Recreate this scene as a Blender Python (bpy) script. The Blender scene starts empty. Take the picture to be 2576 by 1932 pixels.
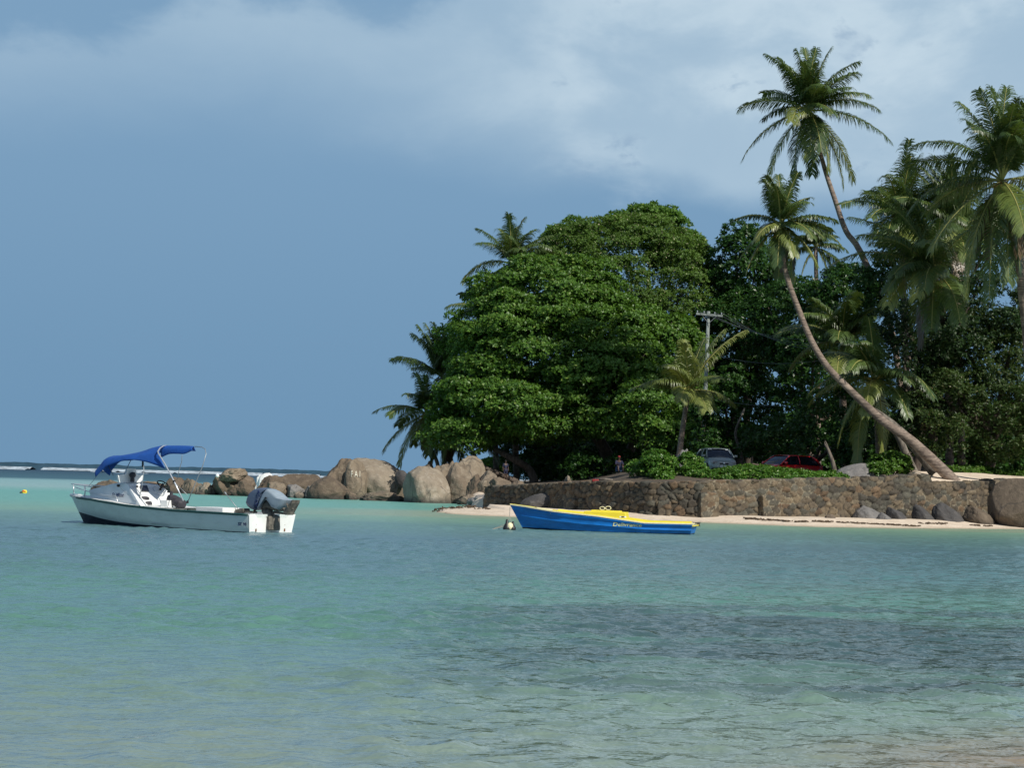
import bpy, bmesh, math, random
import numpy as np
from mathutils import Vector, Matrix, noise

# ------------------------------------------------------------------ camera, sky, sun, exposure
SC = bpy.context.scene
COL = SC.collection
F = 5000.0                      # focal length in photograph pixels (2576 wide)
CAMZ = 1.84
PITCH = math.atan(232/5000.0)
ROLL = math.radians(1.5)
cam_data = bpy.data.cameras.new('camera')
cam_data.sensor_width = 36.0
cam_data.lens = F/2576*36.0
cam_data.clip_start = 0.5
cam_data.clip_end = 90000
cam = bpy.data.objects.new('camera', cam_data)
COL.objects.link(cam)
SC.camera = cam
_R = Matrix.Rotation(math.pi/2+PITCH, 3, 'X') @ Matrix.Rotation(ROLL, 3, 'Z')
cam.matrix_world = Matrix.Translation((0, 0, CAMZ)) @ _R.to_4x4()

SUN_EL = math.radians(39)
SUN_AZ = (0.64, -0.77)          # horizontal direction towards the sun (right, and a little behind the camera)
_h = math.hypot(*SUN_AZ)
SUND = Vector((SUN_AZ[0]/_h*math.cos(SUN_EL), SUN_AZ[1]/_h*math.cos(SUN_EL), math.sin(SUN_EL)))
sun_data = bpy.data.lights.new('sun', 'SUN')
sun_data.energy = 4.7
sun_data.angle = math.radians(0.53)
sun_data.color = (1.0, 0.95, 0.86)
sun = bpy.data.objects.new('sun', sun_data)
COL.objects.link(sun)
sun.rotation_euler = SUND.to_track_quat('Z', 'Y').to_euler()

SC.view_settings.view_transform = 'Standard'
SC.view_settings.look = 'None'
SC.view_settings.exposure = 0.0
SC.view_settings.gamma = 1.0

def nd(nt, kind, **kw):
    n = nt.nodes.new(kind)
    for k, v in kw.items():
        if k.startswith('i_'):
            n.inputs[k[2:].replace('_', ' ')].default_value = v
        else:
            setattr(n, k, v)
    return n

def val(nt, op, a, b=None, c=None, clamp=False):
    n = nt.nodes.new('ShaderNodeMath'); n.operation = op; n.use_clamp = clamp
    for i, q in enumerate((a, b, c)):
        if q is None: continue
        if isinstance(q, (int, float)): n.inputs[i].default_value = q
        else: nt.links.new(q, n.inputs[i])
    return n.outputs[0]

def mixc(nt, f, a, b, mode='MIX'):
    n = nt.nodes.new('ShaderNodeMix'); n.data_type = 'RGBA'; n.blend_type = mode
    if isinstance(f, (int, float)): n.inputs[0].default_value = f
    else: nt.links.new(f, n.inputs[0])
    for i, q in ((6, a), (7, b)):
        if isinstance(q, tuple): n.inputs[i].default_value = (*q[:3], 1)
        else: nt.links.new(q, n.inputs[i])
    return n.outputs[2]

def smooth(nt, x, lo, hi):
    n = nt.nodes.new('ShaderNodeMapRange'); n.interpolation_type = 'SMOOTHSTEP'
    if isinstance(x, (int, float)): n.inputs[0].default_value = x
    else: nt.links.new(x, n.inputs[0])
    for i, q in ((1, lo), (2, hi)):
        if isinstance(q, (int, float)): n.inputs[i].default_value = q
        else: nt.links.new(q, n.inputs[i])
    return n.outputs[0]

def curve(nt, x, pts, lo, hi):
    """piecewise curve of x (lo..hi) through pts [(x, y in 0..1)]"""
    t = val(nt, 'DIVIDE', val(nt, 'SUBTRACT', x, lo), hi-lo, clamp=True)
    n = nt.nodes.new('ShaderNodeFloatCurve')
    c = n.mapping.curves[0]
    P = [((a-lo)/(hi-lo), b) for a, b in pts]
    c.points[0].location = P[0]; c.points[1].location = P[-1]
    for p in P[1:-1]: c.points.new(*p)
    n.mapping.update()
    nt.links.new(t, n.inputs[1])
    return n.outputs[0]

def noisef(nt, vec, scale, detail=4, rough=0.55, dist=0.0):
    n = nd(nt, 'ShaderNodeTexNoise'); n.inputs['Scale'].default_value = scale
    n.inputs['Detail'].default_value = detail; n.inputs['Roughness'].default_value = rough
    n.inputs['Distortion'].default_value = dist
    nt.links.new(vec, n.inputs['Vector'])
    return n.outputs['Fac']

def scaled(nt, vec, s, off=(0, 0, 0)):
    n = nt.nodes.new('ShaderNodeMapping'); n.inputs['Scale'].default_value = s
    n.inputs['Location'].default_value = off
    nt.links.new(vec, n.inputs['Vector'])
    return n.outputs[0]

def make_world():
    w = bpy.data.worlds.new('World'); SC.world = w; w.use_nodes = True
    nt = w.node_tree; nt.nodes.clear()
    out = nd(nt, 'ShaderNodeOutputWorld'); bg = nd(nt, 'ShaderNodeBackground')
    bg.inputs['Strength'].default_value = 1.0
    sky = nd(nt, 'ShaderNodeTexSky'); sky.sky_type = 'NISHITA'; sky.sun_disc = False
    sky.sun_elevation = SUN_EL; sky.sun_rotation = math.atan2(SUND.x, SUND.y)
    sky.altitude = 0; sky.air_density = 1.0; sky.dust_density = 0.6; sky.ozone_density = 1.5
    clear = nd(nt, 'ShaderNodeVectorMath', operation='SCALE')
    nt.links.new(sky.outputs[0], clear.inputs[0]); clear.inputs['Scale'].default_value = 0.085
    tc = nd(nt, 'ShaderNodeTexCoord')
    sx = nd(nt, 'ShaderNodeSeparateXYZ'); nt.links.new(tc.outputs['Generated'], sx.inputs[0])
    hx = val(nt, 'MAXIMUM', val(nt, 'ABSOLUTE', sx.outputs[1]), 0.05)
    u = val(nt, 'DIVIDE', sx.outputs[0], hx)            # azimuth tangent
    v = sx.outputs[2]                                  # elevation
    vecs = nd(nt, 'ShaderNodeCombineXYZ')
    nt.links.new(sx.outputs[0], vecs.inputs[0]); nt.links.new(sx.outputs[1], vecs.inputs[1])
    nt.links.new(val(nt, 'MULTIPLY', v, 1.7), vecs.inputs[2])
    n1 = noisef(nt, vecs.outputs[0], 9, 6, 0.55, 0.3)
    n2 = noisef(nt, vecs.outputs[0], 26, 5, 0.6, 0.2)
    n3 = noisef(nt, vecs.outputs[0], 4.0, 3, 0.5)
    wob = val(nt, 'ADD', val(nt, 'MULTIPLY', val(nt, 'SUBTRACT', n1, 0.5), 0.08), val(nt, 'MULTIPLY', val(nt, 'SUBTRACT', n2, 0.5), 0.022))
    # upper and lower edge of the pale cloud bank (elevation tangent), by azimuth
    top = curve(nt, u, [(-.3, .18), (-.245, .205), (-.20, .208), (-.165, .234), (-.12, .236), (-.07, .224), (-.02, .240), (.03, .270), (.3, .34)], -.3, .3)
    bot = curve(nt, u, [(-.3, .135), (-.2, .15), (-.1, .145), (0, .135), (.06, .142), (.12, .128), (.2, .125), (.3, .125)], -.3, .3)
    vv = val(nt, 'ADD', v, wob)
    vl = val(nt, 'ADD', v, val(nt, 'MULTIPLY', val(nt, 'SUBTRACT', n1, 0.5), 0.03))
    a = smooth(nt, val(nt, 'SUBTRACT', top, vv), -.004, .014)
    softness = curve(nt, u, [(-.3, .075), (-.05, .07), (.02, .045), (.08, .02), (.16, .03), (.3, .08)], -.3, .3)
    b = smooth(nt, val(nt, 'SUBTRACT', vl, bot), 0, softness)
    bank = val(nt, 'MULTIPLY', a, b)
    right = curve(nt, u, [(-.3, .8), (-.15, .80), (0, .85), (.1, 1), (.3, 1)], -.3, .3)
    dens = val(nt, 'MULTIPLY', val(nt, 'MULTIPLY', bank, right), val(nt, 'ADD', 0.66, val(nt, 'MULTIPLY', n1, 0.62)))
    # second, brighter layer high on the right
    hi = val(nt, 'MULTIPLY', smooth(nt, val(nt, 'ADD', v, val(nt, 'MULTIPLY', val(nt, 'SUBTRACT', n1, .5), .28)), .165, .235), curve(nt, u, [(-.3, 0), (-.06, 0.1), (.05, .8), (.2, 1), (.3, 1)], -.3, .3))
    slate = mixc(nt, smooth(nt, v, 0.0, 0.2), (0.154, 0.296, 0.462), (0.205, 0.357, 0.535))
    slate = mixc(nt, val(nt, 'MULTIPLY', n3, 0.25), slate, (0.19, 0.325, 0.475))
    col = mixc(nt, val(nt, 'MULTIPLY', dens, 1.0, clamp=True), slate, (0.385, 0.530, 0.665))
    col = mixc(nt, val(nt, 'MULTIPLY', val(nt, 'MULTIPLY', hi, smooth(nt, val(nt, 'ADD', val(nt, 'MULTIPLY', n1, .7), val(nt, 'MULTIPLY', n2, .3)), .36, .58)), 0.9), col, (0.56, 0.69, 0.79))
    dk = val(nt, 'MULTIPLY', smooth(nt, n2, .57, .70), smooth(nt, n1, .48, .60))
    col = mixc(nt, val(nt, 'MULTIPLY', val(nt, 'MULTIPLY', dk, bank), 0.75), col, (0.25, 0.38, 0.54))
    # the cloud bank stands low over the sea; above it the sky opens with scattered cloud
    over = smooth(nt, v, 0.28, 0.55)
    puff = smooth(nt, n3, 0.5, 0.68)
    upper = mixc(nt, val(nt, 'MULTIPLY', puff, .55), clear.outputs[0], (0.80, 0.86, 0.95))
    fin = mixc(nt, over, col, upper)
    nt.links.new(fin, bg.inputs['Color']); nt.links.new(bg.outputs[0], out.inputs[0])
make_world()

# ------------------------------------------------------------------ placing helpers (photo pixel + distance -> place in the world)
def ray(px, py):
    return _R @ Vector(((px-1288)/F, -(py-966)/F, -1.0))
def P(px, py, d):
    r = ray(px, py); return Vector((0, 0, CAMZ)) + r*(d/r.y)
def G(px, py, z=0.0):
    r = ray(px, py); return Vector((0, 0, CAMZ)) + r*((z-CAMZ)/r.z)
def PPM(d): return F/d
def lerp(x, pts):
    return float(np.interp(x, [p[0] for p in pts], [p[1] for p in pts]))

# ------------------------------------------------------------------ object helpers
def tag(o, label=None, cat=None, group=None, kind=None):
    if label: o['label'] = label
    if cat: o['category'] = cat
    if group: o['group'] = group
    if kind: o['kind'] = kind
    return o
def thing(name, loc, label, cat, group=None, rz=0.0):
    o = bpy.data.objects.new(name, None); COL.objects.link(o)
    o.empty_display_size = 0.2
    o.location = loc; o.rotation_euler = (0, 0, rz)
    return tag(o, label, cat, group)
def mesh_obj(name, me, mat, parent=None, smooth_=False):
    o = bpy.data.objects.new(name, me); COL.objects.link(o)
    for m in (mat if isinstance(mat, (list, tuple)) else [mat]): me.materials.append(m)
    if parent: o.parent = parent
    if smooth_:
        me.polygons.foreach_set('use_smooth', [True]*len(me.polygons))
    return o
def np_mesh(name, V, quads=None, tris=None):
    me = bpy.data.meshes.new(name)
    V = np.asarray(V, dtype=np.float32)
    nq = 0 if quads is None else len(quads); ntr = 0 if tris is None else len(tris)
    me.vertices.add(len(V)); me.vertices.foreach_set('co', V.ravel())
    loops = []
    if nq: loops.append(np.asarray(quads, dtype=np.int32).ravel())
    if ntr: loops.append(np.asarray(tris, dtype=np.int32).ravel())
    L = np.concatenate(loops)
    me.loops.add(len(L)); me.loops.foreach_set('vertex_index', L)
    tot = np.concatenate([np.full(nq, 4, np.int32), np.full(ntr, 3, np.int32)])
    st = np.concatenate([[0], np.cumsum(tot)[:-1]]).astype(np.int32)
    me.polygons.add(nq+ntr)
    me.polygons.foreach_set('loop_start', st); me.polygons.foreach_set('loop_total', tot)
    me.update(calc_edges=True)
    return me

class MB:
    def __init__(s): s.v = []; s.f = []; s.m = []; s.cur = 0
    def add(s, V, Fs):
        b = len(s.v); s.v += [tuple(q) for q in V]; s.f += [tuple(b+i for i in f) for f in Fs]; s.m += [s.cur]*len(Fs)
    def box(s, c, size, rot=None, bev=0.0):
        hx, hy, hz = size[0]/2, size[1]/2, size[2]/2
        bm = bmesh.new(); bmesh.ops.create_cube(bm, size=1.0)
        for v in bm.verts: v.co = Vector((v.co.x*size[0], v.co.y*size[1], v.co.z*size[2]))
        if bev > 0: bmesh.ops.bevel(bm, geom=bm.edges[:], offset=bev, segments=2, affect='EDGES', profile=0.6)
        s.bm(bm, Matrix.Translation(c) @ (rot.to_4x4() if rot else Matrix.Identity(4))); bm.free()
    def bm(s, bm, M=Matrix.Identity(4)):
        bm.verts.index_update()
        s.add([M @ v.co for v in bm.verts], [[v.index for v in f.verts] for f in bm.faces])
    def tube(s, pts, r, n=8, cap=True):
        pts = [Vector(p) for p in pts]
        rs = r if isinstance(r, (list, tuple)) else [r]*len(pts)
        V = []; Fs = []
        up = None
        for i, p in enumerate(pts):
            t = (pts[min(i+1, len(pts)-1)]-pts[max(i-1, 0)]).normalized()
            if up is None:
                up = t.orthogonal().normalized()
            up = (up - t*up.dot(t)).normalized()
            sd = t.cross(up)
            for k in range(n):
                a = 2*math.pi*k/n
                V.append(p + (up*math.cos(a)+sd*math.sin(a))*rs[i])
        for i in range(len(pts)-1):
            for k in range(n):
                Fs.append((i*n+k, i*n+(k+1) % n, (i+1)*n+(k+1) % n, (i+1)*n+k))
        if cap:
            Fs.append(tuple(range(n-1, -1, -1))); Fs.append(tuple((len(pts)-1)*n+k for k in range(n)))
        s.add(V, Fs)
    def lathe(s, prof, n=16, M=Matrix.Identity(4)):
        V = []; Fs = []
        for (r, z) in prof:
            for k in range(n):
                a = 2*math.pi*k/n; V.append(M @ Vector((r*math.cos(a), r*math.sin(a), z)))
        for i in range(len(prof)-1):
            for k in range(n):
                Fs.append((i*n+k, i*n+(k+1) % n, (i+1)*n+(k+1) % n, (i+1)*n+k))
        Fs.append(tuple(range(n-1, -1, -1))); Fs.append(tuple((len(prof)-1)*n+k for k in range(n)))
        s.add(V, Fs)
    def loft(s, secs, close=False, cap=False):
        n = len(secs[0]); V = [q for c in secs for q in c]; Fs = []
        for i in range(len(secs)-1):
            for k in range(n if close else n-1):
                k2 = (k+1) % n
                Fs.append((i*n+k, i*n+k2, (i+1)*n+k2, (i+1)*n+k))
        if cap:
            Fs.append(tuple(range(n-1, -1, -1))); Fs.append(tuple((len(secs)-1)*n+k for k in range(n)))
        s.add(V, Fs)
    def prism(s, poly, off):
        """poly: list of 3D points (flat), off: thickness vector"""
        n = len(poly); o = Vector(off); V = [Vector(p) for p in poly]+[Vector(p)+o for p in poly]
        Fs = [tuple(range(n-1, -1, -1)), tuple(range(n, 2*n))]+[(i, (i+1) % n, n+(i+1) % n, n+i) for i in range(n)]
        s.add(V, Fs)
    def build(s, name, mat, parent=None, smooth_=False, auto=False):
        me = bpy.data.meshes.new(name); me.from_pydata(s.v, [], s.f)
        bm = bmesh.new(); bm.from_mesh(me); bmesh.ops.recalc_face_normals(bm, faces=bm.faces[:]); bm.to_mesh(me); bm.free()
        o = mesh_obj(name, me, mat, parent, smooth_)
        for p, k in zip(me.polygons, s.m): p.material_index = k
        if auto:
            me.polygons.foreach_set('use_smooth', [True]*len(me.polygons))
            me.set_sharp_from_angle(angle=math.radians(35))
        return o

# ------------------------------------------------------------------ materials
def pbr(name, col, rough=0.5, metal=0.0, var=0.0, vscale=8.0, bump=0.0, bscale=30.0, spec=0.5, coat=0.0):
    m = bpy.data.materials.new(name); m.use_nodes = True; nt = m.node_tree
    b = nt.nodes['Principled BSDF']
    b.inputs['Roughness'].default_value = rough; b.inputs['Metallic'].default_value = metal
    b.inputs['Specular IOR Level'].default_value = spec; b.inputs['Coat Weight'].default_value = coat
    tc = nd(nt, 'ShaderNodeTexCoord')
    if var:
        n = noisef(nt, tc.outputs['Object'], vscale, 5, 0.6)
        dk = tuple(c*(1-var) for c in col[:3]); lt = tuple(min(1, c*(1+var*0.7)) for c in col[:3])
        nt.links.new(mixc(nt, smooth(nt, n, .3, .7), dk, lt), b.inputs['Base Color'])
    else:
        b.inputs['Base Color'].default_value = (*col[:3], 1)
    if bump:
        n = noisef(nt, tc.outputs['Object'], bscale, 5, 0.6)
        bp = nd(nt, 'ShaderNodeBump'); bp.inputs['Strength'].default_value = 0.6; bp.inputs['Distance'].default_value = bump
        nt.links.new(n, bp.inputs['Height']); nt.links.new(bp.outputs[0], b.inputs['Normal'])
    return m

def leaf_mat(name, dark, light, accent=None, acc=0.0, rough=0.45, trans=0.3):
    m = bpy.data.materials.new(name); m.use_nodes = True; nt = m.node_tree
    b = nt.nodes['Principled BSDF']; out = nt.nodes['Material Output']
    g = nd(nt, 'ShaderNodeNewGeometry')
    tc = nd(nt, 'ShaderNodeTexCoord')
    r = g.outputs['Random Per Island']
    n = noisef(nt, tc.outputs['Object'], 0.5, 3, 0.6)
    f = val(nt, 'ADD', val(nt, 'MULTIPLY', r, 0.6), val(nt, 'MULTIPLY', smooth(nt, n, .3, .7), 0.4))
    c = mixc(nt, f, dark, light)
    if accent:
        c = mixc(nt, val(nt, 'GREATER_THAN', val(nt, 'FRACT', val(nt, 'MULTIPLY', r, 7.31)), 1-acc), c, accent)
    nt.links.new(c, b.inputs['Base Color']); b.inputs['Roughness'].default_value = rough
    b.inputs['Specular IOR Level'].default_value = 0.35
    tr = nd(nt, 'ShaderNodeBsdfTranslucent'); nt.links.new(mixc(nt, 0.5, c, (light[0]*1.5, light[1]*1.5, light[2]*0.6)), tr.inputs[0])
    mx = nd(nt, 'ShaderNodeMixShader'); mx.inputs[0].default_value = trans
    nt.links.new(b.outputs[0], mx.inputs[1]); nt.links.new(tr.outputs[0], mx.inputs[2]); nt.links.new(mx.outputs[0], out.inputs[0])
    return m

def frond_mat(name, dark, light, rough=0.42, trans=0.28):
    m = bpy.data.materials.new(name); m.use_nodes = True; nt = m.node_tree
    b = nt.nodes['Principled BSDF']; out = nt.nodes['Material Output']
    g = nd(nt, 'ShaderNodeNewGeometry'); oi = nd(nt, 'ShaderNodeObjectInfo')
    f = val(nt, 'ADD', val(nt, 'MULTIPLY', g.outputs['Random Per Island'], 0.35), val(nt, 'MULTIPLY', oi.outputs['Random'], 0.65))
    c = mixc(nt, f, dark, light)
    nt.links.new(c, b.inputs['Base Color']); b.inputs['Roughness'].default_value = rough
    b.inputs['Specular IOR Level'].default_value = 0.7
    tr = nd(nt, 'ShaderNodeBsdfTranslucent'); nt.links.new(mixc(nt, 0.5, c, (light[0]*1.6, light[1]*1.5, light[2]*0.5)), tr.inputs[0])
    mx = nd(nt, 'ShaderNodeMixShader'); mx.inputs[0].default_value = trans
    nt.links.new(b.outputs[0], mx.inputs[1]); nt.links.new(tr.outputs[0], mx.inputs[2]); nt.links.new(mx.outputs[0], out.inputs[0])
    return m

def bark_mat(name, c1, c2, ring=0.0):
    m = bpy.data.materials.new(name); m.use_nodes = True; nt = m.node_tree
    b = nt.nodes['Principled BSDF']; tc = nd(nt, 'ShaderNodeTexCoord')
    v = scaled(nt, tc.outputs['Object'], (3, 3, 1.2 if not ring else 9))
    n = noisef(nt, v, 1.6, 6, 0.65)
    n2 = noisef(nt, tc.outputs['Object'], 0.7, 3, 0.5)
    c = mixc(nt, smooth(nt, n, .35, .65), c1, c2)
    c = mixc(nt, smooth(nt, n2, .55, .75), c, tuple(min(1, q*1.25) for q in c2))
    if ring:
        rg = noisef(nt, scaled(nt, tc.outputs['Object'], (.6, .6, 7)), 1.0, 3, .7, .2)
        c = mixc(nt, val(nt, 'MULTIPLY', smooth(nt, rg, .52, .60), .6), c, tuple(q*.45 for q in c1))
        n3 = noisef(nt, tc.outputs['Object'], .9, 4, .6)
        c = mixc(nt, val(nt, 'MULTIPLY', smooth(nt, n3, .55, .68), .5), c, tuple(q*.6 for q in c1))
    nt.links.new(c, b.inputs['Base Color']); b.inputs['Roughness'].default_value = 0.9
    bp = nd(nt, 'ShaderNodeBump'); bp.inputs['Distance'].default_value = 0.03; bp.inputs['Strength'].default_value = .8
    nt.links.new(n, bp.inputs['Height']); nt.links.new(bp.outputs[0], b.inputs['Normal'])
    return m

def sand_mat():
    m = bpy.data.materials.new('sand'); m.use_nodes = True; nt = m.node_tree
    b = nt.nodes['Principled BSDF']; g = nd(nt, 'ShaderNodeNewGeometry')
    pos = g.outputs['Position']; s = nd(nt, 'ShaderNodeSeparateXYZ'); nt.links.new(pos, s.inputs[0])
    n = noisef(nt, pos, 1.6, 6, 0.65); n2 = noisef(nt, pos, 7, 5, 0.65)
    c = mixc(nt, smooth(nt, n, .3, .7), (0.60, 0.49, 0.37), (0.74, 0.62, 0.49))
    c = mixc(nt, val(nt, 'MULTIPLY', smooth(nt, n2, .5, .7), .35), c, (0.46, 0.37, 0.27))
    wet = smooth(nt, val(nt, 'ADD', s.outputs[2], val(nt, 'MULTIPLY', n, 0.03)), 0.075, 0.03)
    wet = val(nt, 'SUBTRACT', 1.0, smooth(nt, val(nt, 'ADD', s.outputs[2], val(nt, 'MULTIPLY', n, 0.04)), 0.03, 0.09))
    c = mixc(nt, val(nt, 'MULTIPLY', wet, .6), c, (0.34, 0.27, 0.18))
    # leaf litter and soil under the trees, also painting in shade behind the wall
    at = nd(nt, 'ShaderNodeAttribute', attribute_name='soil_shade')
    litter_shade = smooth(nt, val(nt, 'ADD', at.outputs['Fac'], val(nt, 'MULTIPLY', n, .5)), .5, .9)
    c = mixc(nt, litter_shade, c, mixc(nt, n2, (0.05, 0.038, 0.026), (0.12, 0.09, 0.06)))
    nt.links.new(c, b.inputs['Base Color']); b.inputs['Roughness'].default_value = 0.95
    bp = nd(nt, 'ShaderNodeBump'); bp.inputs['Distance'].default_value = 0.04
    nt.links.new(n2, bp.inputs['Height']); nt.links.new(bp.outputs[0], b.inputs['Normal'])
    return m

def granite_mat(name, c1, c2, c3, dark=(0.035, 0.032, 0.03), tide=0.5):
    m = bpy.data.materials.new(name); m.use_nodes = True; nt = m.node_tree
    b = nt.nodes['Principled BSDF']; g = nd(nt, 'ShaderNodeNewGeometry')
    pos = g.outputs['Position']; s = nd(nt, 'ShaderNodeSeparateXYZ'); nt.links.new(pos, s.inputs[0])
    oi = nd(nt, 'ShaderNodeObjectInfo')
    n = noisef(nt, pos, 0.55, 5, 0.6, .4); n2 = noisef(nt, pos, 2.2, 7, 0.7, .3); n3 = noisef(nt, pos, 14, 4, 0.7)
    st = noisef(nt, scaled(nt, pos, (2.2, 2.2, .35)), 1.0, 5, 0.6, .2)
    c = mixc(nt, smooth(nt, n, .32, .66), c1, c2)
    c = mixc(nt, smooth(nt, n2, .46, .72), c, c3)
    c = mixc(nt, val(nt, 'MULTIPLY', smooth(nt, st, .53, .72), .6), c, tuple(q*.36 for q in c1))
    c = mixc(nt, val(nt, 'MULTIPLY', smooth(nt, n3, .5, .75), .35), c, tuple(q*.4 for q in c1))
    c = mixc(nt, val(nt, 'MULTIPLY', oi.outputs['Random'], .55), c, tuple(q*.62 for q in c2))
    z = val(nt, 'ADD', s.outputs[2], val(nt, 'MULTIPLY', val(nt, 'SUBTRACT', n2, .5), .35))
    c = mixc(nt, val(nt, 'MULTIPLY', val(nt, 'SUBTRACT', 1.0, smooth(nt, z, .02, tide)), .8), c, dark)
    nt.links.new(c, b.inputs['Base Color']); b.inputs['Roughness'].default_value = 0.88
    vor = nd(nt, 'ShaderNodeTexVoronoi', feature='DISTANCE_TO_EDGE'); vor.inputs['Scale'].default_value = .42
    wv = nd(nt, 'ShaderNodeVectorMath', operation='ADD'); nt.links.new(pos, wv.inputs[0]); nz = nd(nt, 'ShaderNodeTexNoise'); nz.inputs['Scale'].default_value = 1.1; nt.links.new(pos, nz.inputs['Vector']); nt.links.new(nz.outputs['Color'], wv.inputs[1])
    nt.links.new(wv.outputs[0], vor.inputs['Vector'])
    crack = val(nt, 'SUBTRACT', 1.0, smooth(nt, vor.outputs['Distance'], .0, .03))
    crack = val(nt, 'MULTIPLY', crack, smooth(nt, n, .42, .56))
    c = mixc(nt, val(nt, 'MULTIPLY', crack, .6), c, dark); nt.links.new(c, b.inputs['Base Color'])
    bp = nd(nt, 'ShaderNodeBump'); bp.inputs['Distance'].default_value = 0.14; bp.inputs['Strength'].default_value = .9
    nt.links.new(val(nt, 'ADD', n2, val(nt, 'MULTIPLY', n3, .25)), bp.inputs['Height']); nt.links.new(bp.outputs[0], b.inputs['Normal'])
    return m

M = {}
M['sand'] = sand_mat()
M['granite'] = granite_mat('granite', (0.17, 0.13, 0.092), (0.25, 0.20, 0.142), (0.33, 0.28, 0.212))
M['granite_pale'] = granite_mat('granite_pale', (0.25, 0.20, 0.145), (0.34, 0.285, 0.215), (0.44, 0.39, 0.315))
M['granite_brown'] = granite_mat('granite_brown', (0.105, 0.08, 0.056), (0.165, 0.125, 0.087), (0.24, 0.19, 0.135))
M['granite_grey'] = granite_mat('granite_grey', (0.15, 0.14, 0.135), (0.23, 0.22, 0.21), (0.30, 0.285, 0.265), tide=.12)
M['basalt'] = granite_mat('wet_black_rock', (0.05, 0.048, 0.05), (0.085, 0.08, 0.078), (0.16, 0.15, 0.14), tide=.1)
M['leaf'] = leaf_mat('broad_leaf', (0.034, 0.090, 0.013), (0.115, 0.228, 0.030), (0.20, 0.28, 0.06), .05)
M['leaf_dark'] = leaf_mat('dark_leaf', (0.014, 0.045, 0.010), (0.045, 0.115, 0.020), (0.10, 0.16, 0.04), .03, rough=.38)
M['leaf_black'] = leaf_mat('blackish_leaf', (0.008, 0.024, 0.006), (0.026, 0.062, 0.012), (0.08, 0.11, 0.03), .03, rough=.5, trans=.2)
M['leaf_olive'] = leaf_mat('olive_leaf', (0.040, 0.092, 0.014), (0.125, 0.220, 0.034), (0.40, 0.38, 0.22), .035, rough=.55)
M['leaf_vine'] = leaf_mat('vine_leaf', (0.022, 0.048, 0.011), (0.068, 0.115, 0.025), (0.13, 0.13, 0.05), .06, rough=.5)
M['leaf_shrub'] = leaf_mat('shrub_leaf', (0.035, 0.10, 0.013), (0.105, 0.235, 0.03), (0.24, 0.33, 0.08), .08, rough=.4)
M['frond'] = frond_mat('palm_frond', (0.032, 0.068, 0.020), (0.11, 0.165, 0.038))
M['frond_yellow'] = frond_mat('palm_frond_yellow', (0.09, 0.14, 0.03), (0.24, 0.27, 0.07))
M['frond_dead'] = frond_mat('palm_frond_dead', (0.07, 0.045, 0.022), (0.15, 0.10, 0.045), trans=.1)
M['rachis'] = pbr('rachis', (0.26, 0.25, 0.07), .6)
M['palm_bark'] = bark_mat('palm_bark', (0.135, 0.10, 0.08), (0.27, 0.21, 0.165), 1)
M['bark'] = bark_mat('bark', (0.055, 0.042, 0.032), (0.13, 0.10, 0.08))
M['bark_pale'] = bark_mat('bark_pale', (0.075, 0.062, 0.05), (0.19, 0.165, 0.135))
M['coconut'] = pbr('coconut', (0.42, 0.22, 0.05), .6, var=.4)
M['white_paint'] = pbr('white_paint', (0.78, 0.79, 0.76), .4, var=.07, vscale=2.5, bump=.002)
M['cabin_paint'] = pbr('cabin_paint', (0.72, 0.75, 0.76), .42, var=.06, vscale=2.0)
M['green_rub'] = pbr('dark_green_rubber', (0.012, 0.055, 0.05), .5)
M['black'] = pbr('black_rubber', (0.012, 0.012, 0.014), .5)
M['dark_gear'] = pbr('dark_gear', (0.045, 0.042, 0.05), .7, var=.4)
M['steel'] = pbr('steel_tube', (0.62, 0.64, 0.66), .3, metal=.6)
M['dull_steel'] = pbr('dull_steel_tube', (0.30, 0.33, 0.35), .45, metal=.4)
M['rust'] = pbr('rust', (0.16, 0.06, 0.02), .9, var=.4)
M['canvas'] = pbr('blue_canvas', (0.006, 0.075, 0.33), .75, var=.15, vscale=3, bump=.01, bscale=5)
M['cowl'] = pbr('outboard_cowl', (0.27, 0.33, 0.38), .35, var=.08)
M['cowl_dark'] = pbr('outboard_cowl_dark', (0.085, 0.115, 0.175), .35)
M['motor_leg'] = pbr('weathered_motor_leg', (0.11, 0.10, 0.08), .6, var=.5, vscale=9)
M['deck'] = pbr('deck', (0.45, 0.48, 0.5), .6, var=.1)
M['blue_paint'] = pbr('blue_paint', (0.004, 0.115, 0.42), .38, var=.13, vscale=1.6, bump=.004, bscale=4)
M['yellow_paint'] = pbr('yellow_paint', (0.80, 0.66, 0.045), .45, var=.07, vscale=3)
M['cream_paint'] = pbr('cream_paint', (0.78, 0.72, 0.45), .5, var=.1)
M['lettering_blue'] = pbr('dark_blue_lettering', (0.01, 0.025, 0.10), .6)
M['lettering_pale'] = pbr('pale_lettering', (0.55, 0.58, 0.30), .6)
M['lettering_white'] = pbr('white_lettering', (0.60, 0.58, 0.48), .8)
M['rope'] = pbr('rope', (0.30, 0.28, 0.23), .9)
M['glass'] = pbr('dark_glass', (0.012, 0.014, 0.022), .06, spec=.8)
M['car_silver'] = pbr('silver_green_car_paint', (0.33, 0.375, 0.35), .35, metal=.15, coat=.5)
M['car_red'] = pbr('red_car_paint', (0.65, 0.016, 0.02), .25, coat=.8)
M['car_orange'] = pbr('orange_red_paint', (0.60, 0.07, 0.02), .4)
M['chrome'] = pbr('chrome', (0.75, 0.75, 0.72), .15, metal=.9)
M['lamp_glass'] = pbr('headlight_glass', (0.45, 0.42, 0.42), .12)
M['concrete_pole'] = pbr('pale_timber_pole', (0.20, 0.23, 0.215), .85, var=.2, vscale=3)
M['skin'] = pbr('skin', (0.07, 0.038, 0.025), .6)
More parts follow.
